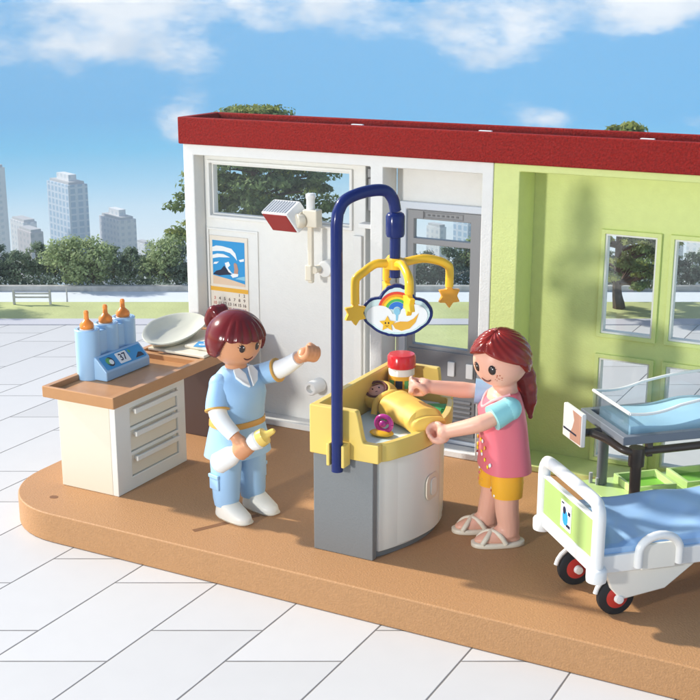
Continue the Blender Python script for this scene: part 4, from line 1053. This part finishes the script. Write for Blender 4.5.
pts = smoothpath([base+Vector((.2, .1, .15)), base+Vector((-.12, -.0, -.25)), base+Vector((-.28, .1, -.8)), base+Vector((-.36, .22, -1.4)), base+Vector((-.40, .3, -1.85))], 8)
rad_ = [(.30+.08*math.sin(min(k, 20)/20*math.pi)+.018*math.sin(k*1.1))*(1 if k < 22 else 1-.085*(k-22)) for k in range(len(pts))]
bd.tube(pts, [max(.08, r_) for r_ in rad_], n=18, round_ends=True)
bd.tube(pts[2:], [max(.05, r_*.75) for r_ in rad_[2:]], n=12, round_ends=True)
bd.build('ponytail', 'hair_auburn', hb)

# ------------------------------------------------------------------ hospital bed (local frame: x along bed, y across toward the wall)
A43 = R(43)
def AB(a, b): return (a*math.cos(A43)-b*math.sin(A43), a*math.sin(A43)+b*math.cos(A43), 0)
bed = empty('hospital_bed', AB(15.3, 31.75), A43); tag(bed, 'toy hospital bed with blue mattress, white frame and green headboard panel', 'bed')
yb0, yb1 = -1.95, 1.9
def bpart(mb, name, m, par=None, **k): return mb.build(name, m, par or bed, **k)
LEN = 11.5
fr_ = MB().box(.16, LEN, yb0+.02, yb0+.22, 1.5, 2.06).box(.16, LEN, yb1-.22, yb1-.02, 1.5, 2.06).box(.16, LEN, yb0+.22, yb1-.22, 1.62, 1.9)
bpart(fr_, 'frame', 'white_plastic', bevel=.04)
hbd = MB().tube(smoothpath([(0, yb0, 1.6), (0, yb0, 2.6), (0, yb0, 3.3), (0, yb0+.12, 3.56), (0, yb0+.4, 3.68), (0, 0, 3.7), (0, yb1-.4, 3.68), (0, yb1-.12, 3.56), (0, yb1, 3.3), (0, yb1, 2.6), (0, yb1, 1.6)], 5), .19, n=16)
hb_ = bpart(hbd, 'headboard', 'white_plastic')
MB().box(-.12, .12, yb0+.15, yb1-.15, 1.5, 1.95).build('lower_rail', 'white_plastic', hb_, bevel=.05)
gp = MB().box(-.07, .07, yb0+.18, yb1-.18, 1.95, 3.12).build('green_panel', 'bed_green', hb_, bevel=.02)
MB().box(-.09, .09, yb0+.15, yb1-.15, 3.12, 3.2).build('panel_edge', 'white_plastic', hb_, bevel=.02)
stk = MB().box(-.085, -.072, -.3, .42, 2.1, 2.95).build('sticker', 'decal_white', gp)
MB().plate(circ(.0, .0, .19, 20, .24), (-.088, .1, 2.45), (0, -1, 0), (0, 0, 1), -.004, .004).build('sticker_disc', 'decal_blue', stk)
MB().plate(circ(.0, .0, .1, 16, .12), (-.094, .16, 2.68), (0, -1, 0), (0, 0, 1), -.004, .004).build('sticker_disc', 'decal_dark', stk)
for q in ((-.25, -.08, 2.6, 2.72), (-.26, .02, 2.2, 2.3), (.2, .38, 2.85, 2.9)): MB().box(-.09, -.086, *q).build('sticker_line', 'decal_dark', stk)
for y in (yb0, yb1): MB().lathe([(.22, 1.3), (.29, 1.34), (.3, 1.42), (.3, 1.68), (.26, 1.74), (.2, 1.76)], (0, y, 0), n=24).build('knob', 'white_plastic', hb_)
ms = MB(); nx, ny = 60, 24; vs = []; fs = []
def mz(x, y):
    t = min(1, min(x-.3, LEN-.2-x)/.2, (y-(yb0+.18))/.15, ((yb1-.18)-y)/.15)
    t = max(0, t)
    w_ = .05*math.sin(x*1.9+y*1.1)+.045*math.sin(x*.8-y*2.2+1)+.03*math.sin(3.1*x-2.4*y)+.05*math.exp(-((x-1.2-.4*y)/.16)**2)
    return 2.34+w_*t-(.1*(1-t)**2)
for i in range(nx+1):
    for j in range(ny+1):
        x = .24+(LEN-.4)*(i/nx)**1.3; y = yb0+.14+(yb1-yb0-.28)*j/ny; vs.append((x, y, mz(x, y)))
N0 = len(vs)
for i in range(nx):
    for j in range(ny): a = i*(ny+1)+j; fs.append((a, a+1, a+ny+2, a+ny+1))
edge = [i*(ny+1) for i in range(nx+1)]+[nx*(ny+1)+j for j in range(1, ny+1)]+[i*(ny+1)+ny for i in range(nx-1, -1, -1)]+[j for j in range(ny-1, 0, -1)]
for e in edge: vs.append((vs[e][0], vs[e][1], 1.905))
m_ = len(edge)
for k in range(m_): fs.append((edge[k], edge[(k+1) % m_], N0+(k+1) % m_, N0+k))
fs.append(tuple(N0+k for k in range(m_)))
ms.add(vs, fs); bpart(ms, 'mattress', 'bed_blue', sharp=50)
# side handle: half-round hoop
for sy in (yb0-.02,):
    pts = [(1.3, sy, 1.62)]+[(1.95-.65*math.cos(R(a)), sy, 2.05+.5*math.sin(R(a))) for a in range(0, 181, 15)]+[(2.6, sy, 1.62)]
    bpart(MB().tube(pts, .13, n=12), 'side_handle', 'white_plastic')
    bpart(MB().box(1.4, 2.5, sy-.02, sy+.1, 1.5, 2.3), 'handle_plate', 'cream_white', bevel=.04)
# undercarriage bracket and castors
for sy in (yb0+.12, yb1-.72):
    br = MB(); o = [(.35, 1.5), (3.3, 1.5), (2.3, .75), (.9, .55), (.55, .95)]
    br.rings([[(x, sy, z) for x, z in o], [(x, sy+.16, z) for x, z in o]]); bpart(br, 'wheel_bracket', 'cream_white', bevel=.05)
def castor(x, y):
    w = MB().lathe([(.3, -.13), (.5, -.13), (.57, -.08), (.57, .08), (.5, .13), (.3, .13)], (x, y, .572), ax=(0, 1, 0), n=32)
    wo = bpart(w, 'wheel', 'tyre')
    MB().lathe([(0, -.15), (.3, -.15), (.4, -.1), (.4, .1), (.3, .15), (0, .15)], (x, y, .572), ax=(0, 1, 0), n=28).build('hub', 'hub_red', wo)
    MB().tube([(x-.66*math.cos(R(a)), y+.0, .6+.66*math.sin(R(a))) for a in range(10, 171, 16)], .07, n=8, flat=1).build('mudguard', 'white_plastic', wo)
    MB().lathe([(0, -.02), (.14, 0), (.12, .12), (0, .14)], (x, y-.2, .572), ax=(0, -1, 0), n=16).build('axle_cap', 'white_plastic', wo)
for x, y in ((.55, .55), (.85, -1.55), (9.5, .55), (9.5, -1.55)): castor(x, y)

# ------------------------------------------------------------------ bassinet cart
O_ = AB(18.8, 35.25); ba = empty('bassinet_cart', O_, A43); tag(ba, 'clear baby bassinet with blue mattress on a grey and green wheeled cart', 'bassinet')
WY, WX = 3.3, 5.6
def ap(mb, name, m, par=None, **k): return mb.build(name, m, par or ba, **k)
tr = MB()
V = MB().slab([0, .28, WX-.28, WX], [0, .28, WY-.28, WY], lambda i, j: not (i == 1 and j == 1), 3.2, 3.5)
tr.add([(x, z, y) for x, y, z in V.v], V.f)
ap(tr, 'tray_frame', 'cart_grey', bevel=.04)
ap(MB().box(.28, WX-.28, .28, WY-.28, 3.22, 3.3), 'tray_floor', 'white_plastic')
ap(MB().tube(smoothpath([(-.35, WY/2, 3.15), (0, WY*.35, 3.05), (.35, .5, 2.85), (.9, .42, 2.8), (2.5, .42, 2.8), (WX-.5, .42, 2.85)], 5), .14, n=10), 'under_rail', 'leg_brown')
# legs
lg_ = ap(MB().tube([(.75, .42, .7), (.75, .42, 2.45)], .19, n=14).tube([(.75, .42, 2.3), (.75, .42, 2.95)], .27, n=14).box(1.1, 1.3, .35, .55, 2.6, 3.2), 'leg', 'leg_brown', sharp=50)
ap(MB().tube([(.75, WY-.45, .7), (.75, WY-.45, 3.2)], .19, n=14), 'leg', 'cart_grey'); ap(MB().tube([(WX-.7, WY-.45, .7), (WX-.7, WY-.45, 3.2)], .19, n=14), 'leg', 'cart_grey'); ap(MB().tube([(WX-.7, .42, .7), (WX-.7, .42, 2.85)], .19, n=14), 'leg', 'leg_brown')
gb = ap(MB().box(.15, WX-.1, .0, WY+.1, .5, .72), 'base', 'cart_green', bevel=.08)
for x0 in (1.3, 3.4):
    q = MB(); V = MB().slab([x0, x0+.12, x0+1.58, x0+1.7], [1.5, 1.62, 2.9, 3.02], lambda i, j: not (i == 1 and j == 1), .722, 1.0); q.add([(x, z, y) for x, y, z in V.v], V.f)
    bx = q.build('bin', 'cart_green', gb, bevel=.02); MB().box(x0+.12, x0+1.58, 1.62, 2.9, .724, .76).build('bin_floor', 'bin_green', bx)
    MB().obox((x0+.2, 1.2, .85), (.5, .14, 0), (-.03, .08, 0), (0, 0, .1)).build('bin_clip', 'cart_green', bx, bevel=.02)
for x, y in ((.5, .3), (.5, WY-.2), (WX-.5, .3), (WX-.5, WY-.2)):
    w = ap(MB().lathe([(0, -.1), (.22, -.1), (.26, -.05), (.26, .05), (.22, .1), (0, .1)], (x, y, .262), ax=(0, 1, 0), n=24), 'wheel', 'tyre')
ap(MB().tube([(.42, WY-.25, .7), (.42, WY-.25, 1.1)], .07, n=8).tube([(.55, WY-.5, .7), (.55, WY-.5, .98)], .06, n=8), 'peg', 'print_grey')
# clear tub with wavy rim
def rimz(x): return 4.25-.12*math.sin(min(1, x/2.2)*math.pi)+.38*(1/(1+math.exp(-(x-2.6)*1.7)))
tb = MB(); xs_ = [.32+(WX-.64)*k/24 for k in range(25)]
def wallstrip(y, dy, par=None):
    rs = []
    for x in xs_: rs.append([(x, y, 3.32), (x, y+dy, 3.32), (x, y+dy*2.2, rimz(x)), (x, y+dy*1.2, rimz(x))])
    return rs
tb.rings(wallstrip(.36, -.06)); tb.rings(wallstrip(WY-.36, .06))
tb.box(.30, .36, .37, WY-.37, 3.32, rimz(.32)); tb.box(WX-.36, WX-.30, .37, WY-.37, 3.32, rimz(WX))
to = ap(tb, 'tub', 'tub')
for y in (.27, WY-.27):
    MB().tube([(x, y, rimz(x)) for x in xs_], .055, n=8).build('tub_lip', 'tub_rim' if 'tub_rim' in M else 'white_plastic', to)
MB().tube([(.33, .27, rimz(.32)), (.33, WY-.27, rimz(.32))], .06, n=8).build('tub_lip', 'white_plastic', to)
mt_ = MB(); rs = []
for x in [.5+(WX-1)*k/20 for k in range(21)]:
    z = 3.62+.05*math.sin(x*2.2)+.16/(1+math.exp(-(x-2.8)*2)); rs.append([(x, .48, 3.32), (x, WY-.48, 3.32), (x, WY-.5, z), (x, WY-.7, z+.06), (x, .7, z+.06), (x, .5, z)])
mt_.rings(rs); ap(mt_, 'mattress', 'crib_blue', sharp=60)
cd = ap(MB().box(-1.0, -.82, .55, 2.05, 2.75, 3.95), 'name_card', 'white_plastic', bevel=.05)
cd.location = (.1, .75, .0)
MB().plate([(.62, .0), (1.42, .02), (1.42, 1.05), (.75, 1.08), (.9, .75), (.78, .45), (.6, .2)], (-1.004, 2.02, 2.82), (0, -1, 0), (0, 0, 1), -.004, .006).build('card_picture', 'tan_card', cd)
MB().box(-1.012, -1.004, .9, 1.95, 3.05, 3.12).build('card_line', 'decal_dark', cd)
ap(MB().tube([(-.75, 1.9, 3.1), (-.3, 1.8, 3.1), (.05, 1.7, 3.15)], .15, n=10), 'card_arm', 'leg_brown')

# ================================================================== AIR
hm = bpy.data.materials.new('haze_air'); hm.use_nodes = True; nt = hm.node_tree; nt.nodes.clear()
ho = nt.nodes.new('ShaderNodeOutputMaterial'); pv = nt.nodes.new('ShaderNodeVolumePrincipled')
pv.inputs['Color'].default_value = (.84, .93, 1, 1); pv.inputs['Density'].default_value = HAZE; pv.inputs['Anisotropy'].default_value = 0
nt.links.new(pv.outputs[0], ho.inputs['Volume'])
hz = MB().box(-1350, 500, -60, 1480, -208, 18.8).build('haze', hm, smooth=False); hz['kind'] = 'stuff'

# ================================================================== LIGHT
EXPO = .74
sd_ = Vector((math.cos(R(34))*math.cos(R(3)), math.cos(R(34))*math.sin(R(3)), -math.sin(R(34))))
su = bpy.data.lights.new('sun', 'SUN'); su.energy = 3.2; su.angle = R(2.5); su.color = (1, .95, .87)
so_ = bpy.data.objects.new('sun', su); COL.objects.link(so_); so_.rotation_euler = sd_.to_track_quat('-Z', 'Y').to_euler()
ar = bpy.data.lights.new('softbox', 'AREA'); ar.shape = 'DISK'; ar.size = 4.2; ar.energy = 14000; ar.color = (1, .98, .95)
ao = bpy.data.objects.new('softbox', ar); COL.objects.link(ao); ao.location = (-34, -22, 16.8)
ao.rotation_euler = (Vector((-16, 42, 5))-ao.location).to_track_quat('-Z', 'Y').to_euler()
w = bpy.data.worlds.new('World'); S.world = w; w.use_nodes = True; nt = w.node_tree
bg = nt.nodes['Background']; bg.inputs['Strength'].default_value = .115
sky = nt.nodes.new('ShaderNodeTexSky'); sky.sky_type = 'NISHITA'; sky.sun_disc = False; sky.sun_elevation = R(34); sky.sun_rotation = R(-87)
nt.links.new(sky.outputs[0], bg.inputs['Color'])
S.view_settings.view_transform = 'Standard'; S.view_settings.look = 'None'; S.view_settings.gamma = 1; S.view_settings.exposure = EXPO
# ================================================================== CAMERA
cam = bpy.data.cameras.new('camera'); cam.sensor_width = 36; cam.lens = 36*1247/700; cam.clip_start = .5; cam.clip_end = 9000
c = bpy.data.objects.new('camera', cam); COL.objects.link(c); c.location = (0, 0, 17.3)
c.rotation_euler = (R(90-15.5), 0, R(28)); S.camera = c
S.render.resolution_x = S.render.resolution_y = 1024
